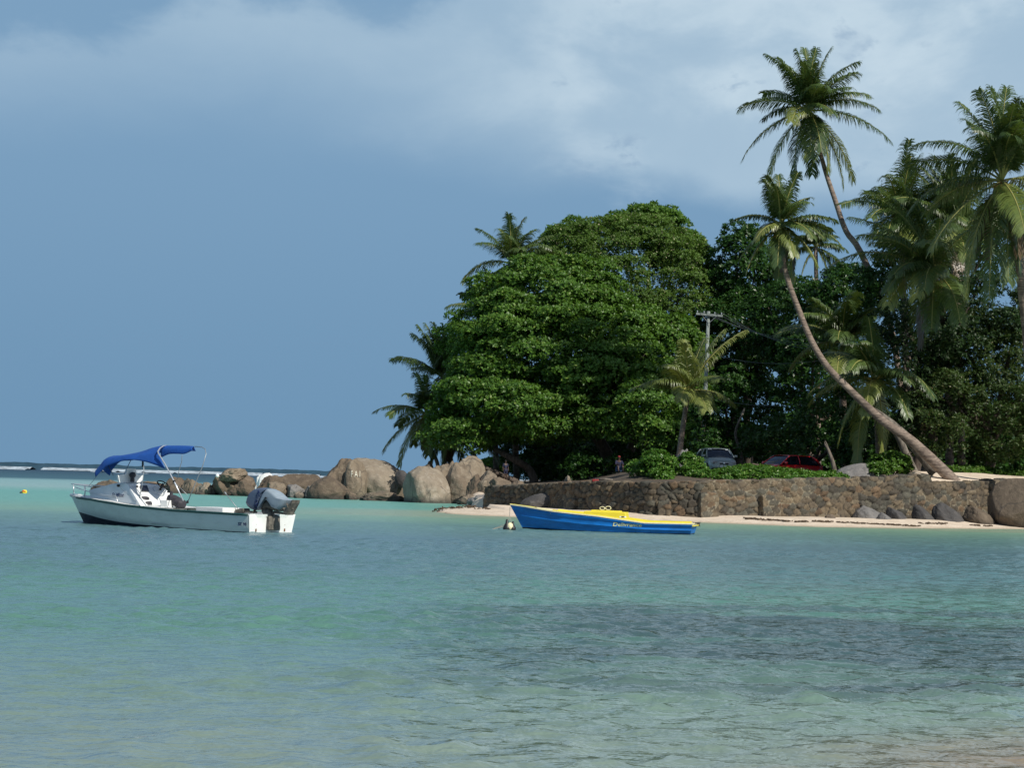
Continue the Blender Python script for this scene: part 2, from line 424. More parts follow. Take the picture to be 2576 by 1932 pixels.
M['cloth_dark'] = pbr('dark_navy_cloth', (0.018, 0.02, 0.05), .9)
M['cloth_red'] = pbr('red_cloth', (0.22, 0.02, 0.02), .9)
M['cloth_blue'] = pbr('blue_cloth', (0.05, 0.10, 0.2), .9)
M['driftwood'] = pbr('seaweed_and_driftwood', (0.085, 0.058, 0.035), .95, var=.5)

# ------------------------------------------------------------------ water
def water_mat():
    m = bpy.data.materials.new('sea_water'); m.use_nodes = True; nt = m.node_tree
    b = nt.nodes['Principled BSDF']; g = nd(nt, 'ShaderNodeNewGeometry')
    pos = g.outputs['Position']; s = nd(nt, 'ShaderNodeSeparateXYZ'); nt.links.new(pos, s.inputs[0])
    x, y = s.outputs[0], s.outputs[1]
    big = noisef(nt, scaled(nt, pos, (.035, .06, 1)), 1.0, 4, .55)
    mid = noisef(nt, scaled(nt, pos, (.16, .42, 1)), 1.0, 4, .6, .5)
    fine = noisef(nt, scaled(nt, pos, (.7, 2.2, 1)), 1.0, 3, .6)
    yw = val(nt, 'MULTIPLY', y, val(nt, 'ADD', 1.0, val(nt, 'ADD', val(nt, 'MULTIPLY', val(nt, 'SUBTRACT', big, .5), .12), val(nt, 'MULTIPLY', val(nt, 'SUBTRACT', mid, .5), .07))))
    t = val(nt, 'LOGARITHM', yw, math.e)
    ramp = nt.nodes.new('ShaderNodeValToRGB')
    stops = [(10, (.215, .272, .228)), (13.5, (.185, .252, .207)), (17, (.152, .240, .192)), (23, (.098, .220, .170)), (31, (.095, .220, .185)),
             (38, (.090, .185, .195)), (56, (.095, .185, .215)), (72, (.125, .240, .215)), (82, (.190, .335, .240)), (100, (.155, .370, .300)), (135, (.145, .370, .315)),
             (165, (.263, .413, .397)), (225, (.226, .394, .392)), (262, (.032, .094, .120)), (600, (.011, .034, .062))]
    lo, hi = math.log(9), math.log(700)
    els = ramp.color_ramp.elements
    while len(els) < len(stops): els.new(0.5)
    for e, (d, c) in zip(els, stops):
        e.position = (math.log(d)-lo)/(hi-lo); e.color = (*c, 1)
    nt.links.new(val(nt, 'DIVIDE', val(nt, 'SUBTRACT', t, lo), hi-lo, clamp=True), ramp.inputs[0])
    c = ramp.outputs[0]
    # beds of sea grass on the right (seen dark through the shallow water)
    warp = val(nt, 'ADD', val(nt, 'MULTIPLY', val(nt, 'SUBTRACT', mid, .5), 7.0), val(nt, 'MULTIPLY', val(nt, 'SUBTRACT', fine, .5), 2.0))
    yy = val(nt, 'ADD', y, warp)
    bed = val(nt, 'MULTIPLY', smooth(nt, yy, 16.6, 18.2), val(nt, 'SUBTRACT', 1.0, smooth(nt, yy, 27.0, 30.5)))
    bed = val(nt, 'MULTIPLY', bed, smooth(nt, val(nt, 'ADD', x, val(nt, 'MULTIPLY', warp, .8)), -2.6, 1.4))
    gap = val(nt, 'MULTIPLY', smooth(nt, mid, .5, .62), .55)
    bed = val(nt, 'MULTIPLY', bed, val(nt, 'SUBTRACT', 1.0, gap))
    c = mixc(nt, val(nt, 'MULTIPLY', bed, .80), c, (.040, .068, .085))
    # sand bar close under the surface at the near right
    q = val(nt, 'ADD', val(nt, 'SUBTRACT', val(nt, 'MULTIPLY', x, 1.15), y), val(nt, 'MULTIPLY', val(nt, 'SUBTRACT', mid, .5), 4.0))
    bar = smooth(nt, q, -12.2, -8.8)
    bar = val(nt, 'MULTIPLY', bar, val(nt, 'SUBTRACT', 1.0, smooth(nt, y, 14.5, 17.2)))
    c = mixc(nt, val(nt, 'MULTIPLY', bar, .8), c, (.27, .20, .135))
    # shallow sand beside the beach
    c = mixc(nt, val(nt, 'MULTIPLY', val(nt, 'MULTIPLY', smooth(nt, yw, 82, 87), val(nt, 'SUBTRACT', 1.0, smooth(nt, yw, 96, 106))), val(nt, 'MULTIPLY', smooth(nt, x, -14, -4), .5)), c, (.36, .36, .235))
    c = mixc(nt, val(nt, 'MULTIPLY', smooth(nt, fine, .45, .75), .15), c, (.03, .10, .08))  # dark flecks painted into the colour, standing in for dim wave faces
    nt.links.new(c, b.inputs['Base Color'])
    b.inputs['IOR'].default_value = 1.40
    nt.links.new(curve(nt, t, [(2.2, .07), (3.0, .10), (3.7, .22), (4.4, .34), (5.5, .42), (8.0, .48)], 2.2, 8.0), b.inputs['Roughness'])
    # wind ripples and small waves, crests lying roughly across the view
    rot = nd(nt, 'ShaderNodeMapping'); rot.inputs['Rotation'].default_value = (0, 0, math.radians(9)); nt.links.new(pos, rot.inputs['Vector'])
    rp = rot.outputs[0]
    w1 = noisef(nt, scaled(nt, rp, (.34, .5, 1)), 1.0, 2, .5, .4)
    w2 = noisef(nt, scaled(nt, rp, (1.2, 1.7, 1)), 1.0, 2, .5, .3)
    w3 = noisef(nt, scaled(nt, pos, (3.4, 4.6, 1)), 1.0, 3, .6, .2)
    w3s = val(nt, 'POWER', w3, 1.6)
    h = val(nt, 'ADD', val(nt, 'MULTIPLY', val(nt, 'MULTIPLY', w1, smooth(nt, y, 45, 90)), 0.25), val(nt, 'ADD', val(nt, 'MULTIPLY', w2, curve(nt, y, [(0, .01), (20, .015), (60, .07), (100, .16)], 0, 100)), val(nt, 'MULTIPLY', w3s, .04)))
    bp = nd(nt, 'ShaderNodeBump'); bp.inputs['Strength'].default_value = 1.0; bp.inputs['Distance'].default_value = 1.0
    nt.links.new(h, bp.inputs['Height']); nt.links.new(bp.outputs[0], b.inputs['Normal'])
    return m
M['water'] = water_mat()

def make_water():
    # one sheet reaching the horizon; the near part carries real small waves
    xs = np.concatenate([[-30000, -4000, -600, -120, -45], np.arange(-30, -14, .16), np.arange(-14, 14, .08), np.arange(14, 30.1, .16), [45, 120, 600, 4000, 30000]])
    ys = np.concatenate([[-3000, -50, 0, 6, 9.5], np.arange(10, 46, .05), np.arange(46, 80, .12), np.linspace(81, 160, 80), [200, 300, 600, 1500, 6000, 60000]])
    X, Y = np.meshgrid(xs, ys)
    X = X.astype(np.float32); Y = Y.astype(np.float32)
    rng = np.random.RandomState(4)
    perm = rng.permutation(512); gr = rng.uniform(0, 2*np.pi, 512); gx, gy = np.cos(gr), np.sin(gr)
    def perlin(x, y):
        xi = np.floor(x).astype(np.int64); yi = np.floor(y).astype(np.int64); xf = x-xi; yf = y-yi
        u = xf**3*(xf*(xf*6-15)+10); v = yf**3*(yf*(yf*6-15)+10)
        def g(a, b_, dx, dy):
            h = perm[(perm[a & 511]+b_) & 511]; return gx[h]*dx+gy[h]*dy
        n00 = g(xi, yi, xf, yf); n10 = g(xi+1, yi, xf-1, yf); n01 = g(xi, yi+1, xf, yf-1); n11 = g(xi+1, yi+1, xf-1, yf-1)
        return (n00*(1-u)+n10*u)*(1-v)+(n01*(1-u)+n11*u)*v
    def rotc(a): c_, s_ = math.cos(a), math.sin(a); return X*c_+Y*s_, -X*s_+Y*c_
    Z = np.zeros(X.shape)
    for (lx, ly, A, ang, pw, off) in ((.56, .30, .042, .12, 1.25, 0), (.38, .21, .030, -.16, 1.2, 37), (1.0, .52, .030, .07, 1.2, 71), (.27, .16, .016, .3, 1.1, 113), (2.6, 1.2, .018, .1, 1.2, 151)):
        a_, b_ = rotc(ang); n = perlin(a_/lx+off, b_/ly+off*1.7)
        Z += A*1.45*np.maximum(0, n+.08)**pw
    a_, b_ = rotc(.1)
    gust = .55+1.1*np.clip(perlin(a_/9, b_/4.5)+.45, 0, 1)
    env = np.interp(Y, [8, 11, 14, 60, 80], [0.0, .8, 1, 1, 0.0])*np.interp(np.abs(X), [26, 30], [1, 0])
    Z *= env*gust
    Z -= .012*env
    V = np.stack([X, Y, Z], -1).reshape(-1, 3)
    ny, nx = X.shape
    i = np.arange(ny-1)[:, None]*nx+np.arange(nx-1)[None, :]
    Q = np.stack([i, i+1, i+1+nx, i+nx], -1).reshape(-1, 4)
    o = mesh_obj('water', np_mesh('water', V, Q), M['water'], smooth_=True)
    tag(o, kind='structure')
make_water()

# swell breaking on the outer reef, far out: dark backs of the waves and foam in front
def fb(x, s, seed=0):
    return noise.fractal(Vector((x*s, seed*7.3, seed*1.7)), 1.0, 2.0, 4)
def make_surf():
    swell_m = pbr('swell_water', (.018, .055, .075), .35, var=.3, vscale=.3)
    foam_m = pbr('sea_foam', (.40, .47, .52), .8, var=.45, vscale=.5)
    mb = MB(); secs = []
    for i in range(0, 561):
        x = -230+i*.82
        h = 2.05+.38*fb(x, .05, 1)+.22*fb(x, .3, 2)
        yy = 640+8*fb(x, .02, 3)
        secs.append([(x, yy-9, -.1), (x, yy-3, h*.55), (x, yy, h), (x, yy+4, h*.6), (x, yy+10, -.1)])
    mb.loft(secs)
    o = mb.build('swell', swell_m, None, True); tag(o, kind='structure')
    mb = MB()
    for (yb, hb, ha, seed) in ((600, .75, .22, 5), (575, .35, .22, 8), (520, .05, .18, 11)):
        run = []
        for i in range(0, 761):
            x = -210+i*.6
            n = fb(x, .045, seed)+.55*fb(x, .25, seed+1)
            h = ha*max(0, n+.12)
            if h < .02:
                if len(run) > 2: mb.loft(run)
                run = []; continue
            yy = yb+6*fb(x, .02, seed+2)
            run.append([(x, yy-5, hb*.2-.05), (x, yy-1.5, hb+h*.5), (x, yy, hb+h), (x, yy+3, hb*.4), (x, yy+5, -.1)])
        if len(run) > 2: mb.loft(run)
    o = mb.build('surf_foam', foam_m, None, True); tag(o, 'broken white foam line of the surf on the outer reef', 'surf', kind='stuff')
make_surf()

# ------------------------------------------------------------------ land
WALL = [(1225, 105), (1350, 101), (1500, 95), (1640, 91.8), (1760, 91), (1905, 92), (2050, 93.5), (2200, 94.5), (2340, 95.5), (2500, 98), (2720, 103)]
def hor(px): return 1198+(px-1288)*math.tan(ROLL)
def wall_xy(px):
    d = lerp(px, WALL); return P(px, 1200, d)
WX = [wall_xy(px).x for px in range(1225, 2721, 5)]; WY = [lerp(px, WALL) for px in range(1225, 2721, 5)]
TOP = [(1225, 1224), (1350, 1219), (1420, 1214), (1500, 1211), (1640, 1213), (1760, 1212), (1905, 1208), (2050, 1205), (2200, 1200), (2338, 1193), (2344, 1214), (2560, 1205), (2720, 1200)]
def wall_top_px(px):
    d = lerp(px, WALL); return CAMZ+(hor(px)-lerp(px, TOP))*d/F
WT = [wall_top_px(px) for px in range(1225, 2721, 5)]
def wall_y(x): return float(np.interp(x, WX, WY))
def wall_top(x): return float(np.interp(x, WX, WT))
SHORE = [(-60, 230), (-26, 200), (-21, 170), (-16, 150), (-13.5, 143), (-12, 136.5), (-9, 136), (-5, 131.5), (-3.0, 126.5), (-1.6, 113), (-1.0, 100), (-.2, 91), (1, 89.8), (3, 89.2), (8.5, 88.6), (13.5, 85.6), (18, 88), (24, 92.5), (40, 100), (60, 110)]
def land_z(x, y):
    s = y-lerp(x, SHORE)
    if s < 0: z = max(-1.2, .07*s)
    else: z = .085*min(s, 3.6)
    left = 1/(1+math.exp(-(x+1.6)*3))
    if s > 0 and x < 0:
        z2 = .25+min(1.3, .09*s) if x > -14 else min(.45, .06*s)
        z = z*left+(1-left)*max(z, z2)
    # spit of sand at the left end of the wall
    q = ((x+0.9)/3.0)**2+((y-97.5+(x+.9)*.6)/7.5)**2
    if q < 1: z = max(z, .30*(1-q)**.6-.06+.04*math.sin(x*2.1+y*.7))
    if x > -1.2:
        wy = wall_y(x); wt = wall_top(x)
        sl = (wall_y(x+.2)-wall_y(x-.2))/.4
        if (y-wy)/math.sqrt(1+sl*sl) > .3:
            k = min(1, (y-wy)/9.0); k = k*k*(3-2*k)
            tgt = 2.25 if x < 19 else 2.62
            z = (wt-.16)*(1-k)+tgt*k
            if x > 19.5: k2 = min(1, (y-wy)/4.0); z = (wt-.05)*(1-k2)+2.62*k2
            if x < 7: z = min(z, lerp(x, [(-1.2, 1.1), (2, 1.45), (5, 1.7), (7, 2.2)]))
    z += .035*noise.noise(Vector((x*.6, y*.6, 0)))
    if y > 200: z = z-(y-200)*.09
    return z
def make_land():
    xs = np.concatenate([np.arange(-45, -3, .5), np.arange(-3, 8, .125), np.arange(8, 62.1, .5)]); ys = np.concatenate([np.arange(80, 112, .25), np.arange(112, 240.1, 1.0)])
    V = [(x, y, land_z(x, y)) for y in ys for x in xs]
    nx, ny = len(xs), len(ys)
    i = np.arange(ny-1)[:, None]*nx+np.arange(nx-1)[None, :]
    Q = np.stack([i, i+1, i+1+nx, i+nx], -1).reshape(-1, 4)
    me = np_mesh('ground', V, Q)
    at = me.attributes.new('soil_shade', 'FLOAT', 'POINT')
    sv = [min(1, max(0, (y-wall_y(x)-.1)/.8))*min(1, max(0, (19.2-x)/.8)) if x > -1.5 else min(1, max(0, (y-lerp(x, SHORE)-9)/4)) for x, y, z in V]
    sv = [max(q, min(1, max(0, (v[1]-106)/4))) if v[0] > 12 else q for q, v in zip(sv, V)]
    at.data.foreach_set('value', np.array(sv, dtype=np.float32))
    o = mesh_obj('ground', me, M['sand'], smooth_=True)
    tag(o, kind='structure')
make_land()

# ------------------------------------------------------------------ the rubble stone sea wall
def stone_mat():
    m = bpy.data.materials.new('rubble_stone'); m.use_nodes = True; nt = m.node_tree
    b = nt.nodes['Principled BSDF']; g = nd(nt, 'ShaderNodeNewGeometry')
    at = nd(nt, 'ShaderNodeAttribute', attribute_name='stone')
    n = noisef(nt, g.outputs['Position'], 6, 5, .65); n2 = noisef(nt, g.outputs['Position'], 1.1, 4, .6)
    c = mixc(nt, smooth(nt, n, .3, .7), mixc(nt, 1.0, at.outputs['Color'], (.62, .62, .60), 'MULTIPLY'), mixc(nt, 1.0, at.outputs['Color'], (1.2, 1.2, 1.15), 'MULTIPLY'))
    c = mixc(nt, val(nt, 'MULTIPLY', smooth(nt, n2, .52, .72), .45), c, (.045, .042, .038))
    nt.links.new(c, b.inputs['Base Color']); b.inputs['Roughness'].default_value = .93
    bp = nd(nt, 'ShaderNodeBump'); bp.inputs['Distance'].default_value = .03
    nt.links.new(n, bp.inputs['Height']); nt.links.new(bp.outputs[0], b.inputs['Normal'])
    return m
M['stone'] = stone_mat()
PAL0 = [(.15, .125, .10), (.12, .105, .09), (.18, .145, .11), (.10, .095, .088), (.19, .155, .115), (.14, .135, .12), (.22, .185, .145), (.19, .135, .095), (.115, .115, .105)]
PAL = [(r*.66, g*.62, b*.54) for r, g, b in PAL0]
def stone_face(Pt, Nn, S, T, seed, cell=(.42, .27), top_line=None, bulge=.13):
    """Pt(s,t)->base point, Nn(s,t)->outward normal over grids S,T: voronoi stones raised from a mortar bed; returns verts, colours"""
    rng = np.random.RandomState(seed)
    ns = int((S.max()-S.min())/cell[0])+3; ntt = int((T.max()-T.min())/cell[1])+3
    cx = (np.arange(ns)[None, :]+.5*(np.arange(ntt)[:, None] % 2)+rng.uniform(-.46, .46, (ntt, ns)))*cell[0]+S.min()-cell[0]
    cy = (np.arange(ntt)[:, None]+rng.uniform(-.42, .42, (ntt, ns)))*cell[1]+T.min()-cell[1]
    cx = cx.ravel(); cy = cy.ravel()
    colr = np.array(PAL)[rng.randint(0, len(PAL), len(cx))]*rng.uniform(.75, 1.25, (len(cx), 1))
    hgt = rng.uniform(.45, 1.25, len(cx)); tilt = rng.uniform(-.5, .5, (len(cx), 2))
    s = S.ravel()[:, None]; t = T.ravel()[:, None]
    H = np.zeros(len(s)); C = np.zeros((len(s), 3))
    for a in range(0, len(s), 4000):
        d = np.hypot((s[a:a+4000]-cx)/cell[0], (t[a:a+4000]-cy)/cell[1])
        idx = np.argsort(d, axis=1)[:, :2]
        r = np.arange(len(idx)); d1 = d[r, idx[:, 0]]; d2 = d[r, idx[:, 1]]
        e = np.clip((d2-d1)/.24, 0, 1); i0 = idx[:, 0]
        ds = (s[a:a+4000, 0]-cx[i0])/cell[0]; dt = (t[a:a+4000, 0]-cy[i0])/cell[1]
        H[a:a+4000] = (e**.5)*hgt[i0]*bulge*(1+tilt[i0, 0]*ds+tilt[i0, 1]*dt)
        mort = (e < .26)
        base = colr[i0]
        pale = np.sin(s[a:a+4000, 0]*.55+seed)+np.sin(s[a:a+4000, 0]*.21+t[a:a+4000, 0]*2) > 0.5
        mc = np.where(pale[:, None], np.array([[.22, .19, .14]]), np.array([[.035, .03, .025]]))
        C[a:a+4000] = np.where(mort[:, None], mc, base)
    return H.reshape(S.shape), C.reshape(*S.shape, 3)
def color_layer(me, C):
    ca = me.color_attributes.new('stone', 'FLOAT_COLOR', 'POINT')
    ca.data.foreach_set('color', np.concatenate([C.reshape(-1, 3), np.ones((C.reshape(-1, 3).shape[0], 1))], 1).astype(np.float32).ravel())

def make_wall():
    pxs = np.arange(1225, 2721, 1.0)
    W = np.array([[wall_xy(p).x, lerp(p, WALL)] for p in pxs])
    seg = np.r_[0, np.cumsum(np.hypot(*np.diff(W, axis=0).T))]
    L = seg[-1]; step = .045
    ss = np.arange(0, L, step)
    wx = np.interp(ss, seg, W[:, 0]); wy = np.interp(ss, seg, W[:, 1]); pp = np.interp(ss, seg, pxs)
    tx = np.gradient(wx); ty = np.gradient(wy); ln = np.hypot(tx, ty); nx, ny = ty/ln, -tx/ln   # towards the sea
    tops = np.array([wall_top_px(p) for p in pp])
    rng = np.random.RandomState(7)
    # uneven coping: every cap stone its own height
    cap = np.zeros(len(ss)); k = 0
    while k < len(ss):
        w = rng.randint(5, 11); cap[k:k+w] = rng.uniform(-.06, .045); cap[min(k+w-1, len(ss)-1)] -= .05; k += w
    tops2 = tops+cap
    nt_ = 46
    T01 = np.linspace(0, 1, nt_)
    S = np.repeat(ss[None, :], nt_, 0)
    Z = -.25+(tops2[None, :]+.25)*T01[:, None]
    Hh, C = stone_face(None, None, S, Z, 3)
    batter = (1-T01)[:, None]*.16
    out = Hh+batter
    X = wx[None, :]+nx[None, :]*out; Y = wy[None, :]+ny[None, :]*out
    front = np.stack([X, Y, Z], -1)
    # top and back
    nb = 9; rows = [front]; cols = [C]
    for j in range(1, nb):
        f = j/(nb-1); w_ = -.55*f
        zt = tops2+.03*math.sin(f*3.14)+rng.uniform(-.015, .015, len(ss))
        rows.append(np.stack([wx+nx*w_, wy+ny*w_, zt], -1)[None]); cols.append(C[-3:-2]*1.1)
    rows.append(np.stack([wx-nx*.56, wy-ny*.56, tops2-.9], -1)[None]); cols.append(C[-1:])
    Vv = np.concatenate(rows, 0); Cc = np.concatenate(cols, 0)
    ny_, nx_ = Vv.shape[:2]
    i = np.arange(ny_-1)[:, None]*nx_+np.arange(nx_-1)[None, :]
    Q = np.stack([i, i+1, i+1+nx_, i+nx_], -1).reshape(-1, 4)
    me = np_mesh('sea_wall', Vv.reshape(-1, 3), Q); color_layer(me, Cc)
    root = thing('sea_wall', (0, 0, 0), 'long rubble stone sea wall with stepped buttresses above the beach', 'wall')
    mesh_obj('masonry', me, M['stone'], root, True)
    # buttresses
    for (p0, p1, ytop, dep, sd) in ((1664, 1692, 1262, .35, 5), (1757, 1800, 1240, .34, 6), (1906, 1949, 1247, .45, 8), (1437, 1462, 1256, .3, 9)):
        a = wall_xy(p0); bb = wall_xy(p1); d = lerp((p0+p1)/2, WALL)
        t = Vector((bb.x-a.x, bb.y-a.y, 0)); wdt = t.length; t.normalize(); n = Vector((t.y, -t.x, 0))
        ztop = CAMZ+(hor((p0+p1)/2)-ytop)*d/F
        O = Vector((a.x, a.y, 0))
        path = [(0, .1), (0, -dep), (wdt, -dep), (wdt, .1)]
        # sweep round the three faces
        pts = []; nn = []
        cum = [0]; 
        for (q0, q1) in zip(path[:-1], path[1:]):
            cum.append(cum[-1]+math.hypot(q1[0]-q0[0], q1[1]-q0[1]))
        us = np.arange(0, cum[-1], .045); zz = np.linspace(-.25, ztop, 26)
        S2, Z2 = np.meshgrid(us, zz)
        H2, C2 = stone_face(None, None, S2, Z2, sd, bulge=.05)
        ux = np.interp(us, cum, [q[0] for q in path]); uy = np.interp(us, cum, [q[1] for q in path])
        ox = np.interp(us, cum, [-.6, -.6, .6, .6]); oy = np.interp(us, cum, [0, -1, -1, 0])
        LX = ux+ox*H2; LY = uy+oy*H2-.10*(1-(Z2/ztop))
        Wp = np.stack([O.x+t.x*LX+n.x*(-LY), O.y+t.y*LX+n.y*(-LY), Z2], -1)
        topc = np.repeat(np.array([[O.x+t.x*wdt/2, O.y+t.y*wdt/2, ztop+.03]]), len(us), 0)[None]
        mid = (Wp[-1:]+topc)/2; mid[..., 2] = ztop+.04
        Wp = np.concatenate([Wp, mid, topc], 0); C2 = np.concatenate([C2, C2[-1:], C2[-1:]], 0)
        a_, b_ = Wp.shape[:2]; i = np.arange(a_-1)[:, None]*b_+np.arange(b_-1)[None, :]
        Q = np.stack([i, i+1, i+1+b_, i+b_], -1).reshape(-1, 4)
        me = np_mesh('buttress', Wp.reshape(-1, 3), Q); color_layer(me, C2)
        mesh_obj('buttress', me, M['stone'], root, True)
make_wall()

# ------------------------------------------------------------------ boulders
def boulder_mesh(rx, ry, rz, seed, power=2.5, rough=.19, cuts=6, sub=5, lean=0.0, shave=None):
    bm = bmesh.new(); bmesh.ops.create_icosphere(bm, subdivisions=sub, radius=1.0)
    rng = random.Random(seed); off = Vector((rng.uniform(-50, 50), rng.uniform(-50, 50), rng.uniform(-50, 50)))
    planes = []
    for k in range(cuts):
        n = Vector((rng.uniform(-1, 1), rng.uniform(-1, .4), rng.uniform(-.3, 1))).normalized()
        planes.append((n, rng.uniform(.70, .92)))
    if shave: planes += [(Vector(n).normalized(), d) for n, d in shave]
    mean = max(rx, rz)
    for v in bm.verts:
        n = v.co.normalized()
        r = (abs(n.x)**power+abs(n.y)**power+abs(n.z)**power)**(-1/power)
        q = n*r
        for (pn, pd) in planes:
            t = q.dot(pn)
            if t > pd: q = q-pn*(t-pd)*.93
        f = noise.fractal(n*1.3+off, 1.0, 2.0, 3)*rough+noise.fractal(n*4+off, .9, 2.1, 5)*rough*.38
        cr = 1-abs(noise.noise(n*2.1+off*2))
        f -= max(0, cr-.90)*1.6*rough*2
        q = q*(1+f)
        v.co = Vector((q.x*rx+lean*q.z*rz, q.y*ry, q.z*rz))
    me = bpy.data.meshes.new('boulder'); bm.to_mesh(me); bm.free()
    return me
ROCKS = []
def boulder(px0, px1, ytop, ybase, d, label, mat='granite', seed=1, sink=.8, ry=None, name='boulder', **kw):
    ppm = F/d
    w = (px1-px0)/ppm; h = (ybase-ytop)/ppm
    rz = h*(1+sink)/2; rx = w/2; ryy = ry if ry else (rx*.8+rz*.2)
    c = P((px0+px1)/2, ytop, d); base = Vector((c.x, c.y+ryy*.35, c.z-rz*2*.985))
    me = boulder_mesh(rx, ryy, rz, seed, **kw)
    o = mesh_obj(name, me, M[mat], None, True)
    o.location = (base.x, base.y, base.z+rz)
    o['label'] = label; o['category'] = 'boulder'; o['group'] = 'granite rocks along the shore'
    ROCKS.append(o)
    return o

B = boulder
# far left low pile
B(226, 330, 1213, 1250, 150, 'low brown rock seen over the bow of the white boat', 'granite_brown', 101, power=2.2)
B(300, 420, 1207, 1250, 147, 'long low brown rock behind the white boat cabin roof', 'granite_brown', 102, power=2.4)
B(412, 478, 1205, 1247, 142, 'small angular brown rock just right of the canopy pole', 'granite_brown', 103, cuts=7)
B(455, 508, 1203, 1246, 141, 'angular tan rock left of the large capped boulder', 'granite', 104, cuts=7, power=2.2)
B(490, 545, 1214, 1247, 138, 'low pale pointed slab at the water left of the capped boulder', 'granite_pale', 105, cuts=8)
B(530, 634, 1188, 1247, 138, 'broad brown boulder carrying a rounded cap rock', 'granite_brown', 106, power=2.6, ry=2.2)
B(556, 617, 1179, 1207, 136.8, 'rounded cap rock lying on the broad brown boulder', 'granite', 107, sink=.25, power=2.3, cuts=1, lean=.35)
B(584, 645, 1212, 1248, 135.5, 'dark ribbed brown rock right of the capped boulder by the water', 'granite_brown', 108, cuts=6, lean=-.4)
B(644, 722, 1192, 1248, 137, 'pointed brown boulder in front of the small white boat', 'granite_brown', 109, power=2.0, cuts=3)
B(664, 722, 1215, 1247, 134.5, 'pinkish low rock behind the outboard motor', 'granite', 110, cuts=5)
B(706, 806, 1194, 1230, 139, 'flat topped dark brown block with a long crack', 'granite_brown', 111, power=4.5, cuts=1, rough=.09)
B(712, 774, 1219, 1250, 134.5, 'grey slab at the water under the flat topped block', 'granite_grey', 112, power=3)
B(766, 796, 1222, 1252, 134, 'small grey rock between the slab and the triangular boulder', 'granite_grey', 113, cuts=6)
B(740, 766, 1238, 1252, 132.5, 'small pale rock at the waterline below the grey slab', 'granite_pale', 114, cuts=6)
B(771, 884, 1200, 1256, 132, 'triangular brown boulder left of the painted rock', 'granite_brown', 115, power=1.9, cuts=5, rough=.1)
B(798, 900, 1163, 1240, 138, 'dark slab leaning behind the painted rock face', 'granite_brown', 116, power=2.4, cuts=4, lean=.3)
B(880, 1052, 1156, 1243, 136.5, 'huge pale hump shaped boulder beside the painted face', 'granite_pale', 117, power=2.0, cuts=1, ry=2.6, rough=.09, lean=-.55)
fa_rock = B(866, 924, 1159, 1245, 134.6, 'tall tan rock face with white painted letters', 'granite', 118, power=2.8, cuts=2, rough=.06, ry=1.0)
B(982, 1020, 1203, 1250, 132.5, 'small brown rock wedged under the hump shaped boulder', 'granite_brown', 119, cuts=5)
B(868, 900, 1236, 1256, 131.5, 'small dark rock on the sand patch below the painted face', 'granite_brown', 120, cuts=6)
B(904, 1016, 1238, 1259, 130, 'long low brown slab in front of the sand patch', 'granite', 121, power=2.6, cuts=6, ry=1.2)
B(993, 1026, 1183, 1208, 131.5, 'small dark round rock left of the big pale boulder', 'basalt', 122, power=2.1, cuts=0, rough=.05)
B(1008, 1142, 1176, 1266, 127, 'big pale boulder with a dark left side at the water', 'granite_pale', 123, power=2.25, cuts=2, ry=2.2, rough=.09, lean=-.16, shave=[((-.9, -.45, .1), .74)])
B(1052, 1100, 1165, 1230, 133, 'brown boulder top peeping over the big pale boulder', 'granite_brown', 124)
B(1078, 1160, 1163, 1262, 130.5, 'rounded tan boulder between the pale and the cracked boulder', 'granite', 125, power=2.4)
B(1120, 1228, 1150, 1262, 127.5, 'tallest tan boulder with a vertical crack', 'granite', 126, power=2.5, cuts=4, ry=1.7, rough=.11)
B(1172, 1216, 1194, 1256, 124.6, 'brown rock leaning on the foot of the tallest boulder', 'granite_brown', 127, power=2.4)
B(1190, 1264, 1188, 1264, 124.5, 'smooth rounded boulder at the left end of the wall', 'granite', 128, power=2.3, cuts=2, rough=.1)
B(1150, 1205, 1244, 1266, 122.5, 'low brown rock at the water below the tallest boulder', 'granite', 129, cuts=4)
B(1180, 1290, 1242, 1270, 119, 'long grey slab at the foot of the rounded boulder', 'granite_grey', 130, power=3.2, ry=1.2)
B(1222, 1345, 1259, 1284, 105.5, 'smooth grey slab on the sand spit behind the blue bow', 'granite_grey', 131, power=2.2, cuts=0, rough=.04)
B(1236, 1300, 1203, 1232, 116, 'grey brown rock slope above the left end of the wall', 'granite_brown', 132, power=2.3, lean=-.4)
B(1286, 1326, 1210, 1234, 108, 'small rounded rock behind the wall top near the shade', 'granite_brown', 133, power=2.2, cuts=1)
B(1414, 1444, 1199, 1226, 103, 'small upright pale stone standing behind the wall', 'granite', 134, cuts=5, power=2.0)
B(1545, 1640, 1203, 1224, 99, 'dark flat rock behind the wall under the big tree', 'granite_brown', 135, power=2.4)
B(1700, 1737, 1134, 1178, 104, 'grey rounded rock between the two leafy shrubs', 'granite_grey', 136, power=2.4, cuts=2)
B(2084, 2225, 1167, 1216, 98.3, 'large smooth grey slab rising behind the wall', 'granite_grey', 137, power=2.2, cuts=0, rough=.04, lean=.6, ry=1.0)
B(1312, 1424, 1240, 1268, 99.6, 'long smooth blue grey slab leaning on the left part of the sea wall', 'basalt', 138, power=2.0, cuts=0, rough=.05, ry=.55, lean=.9)
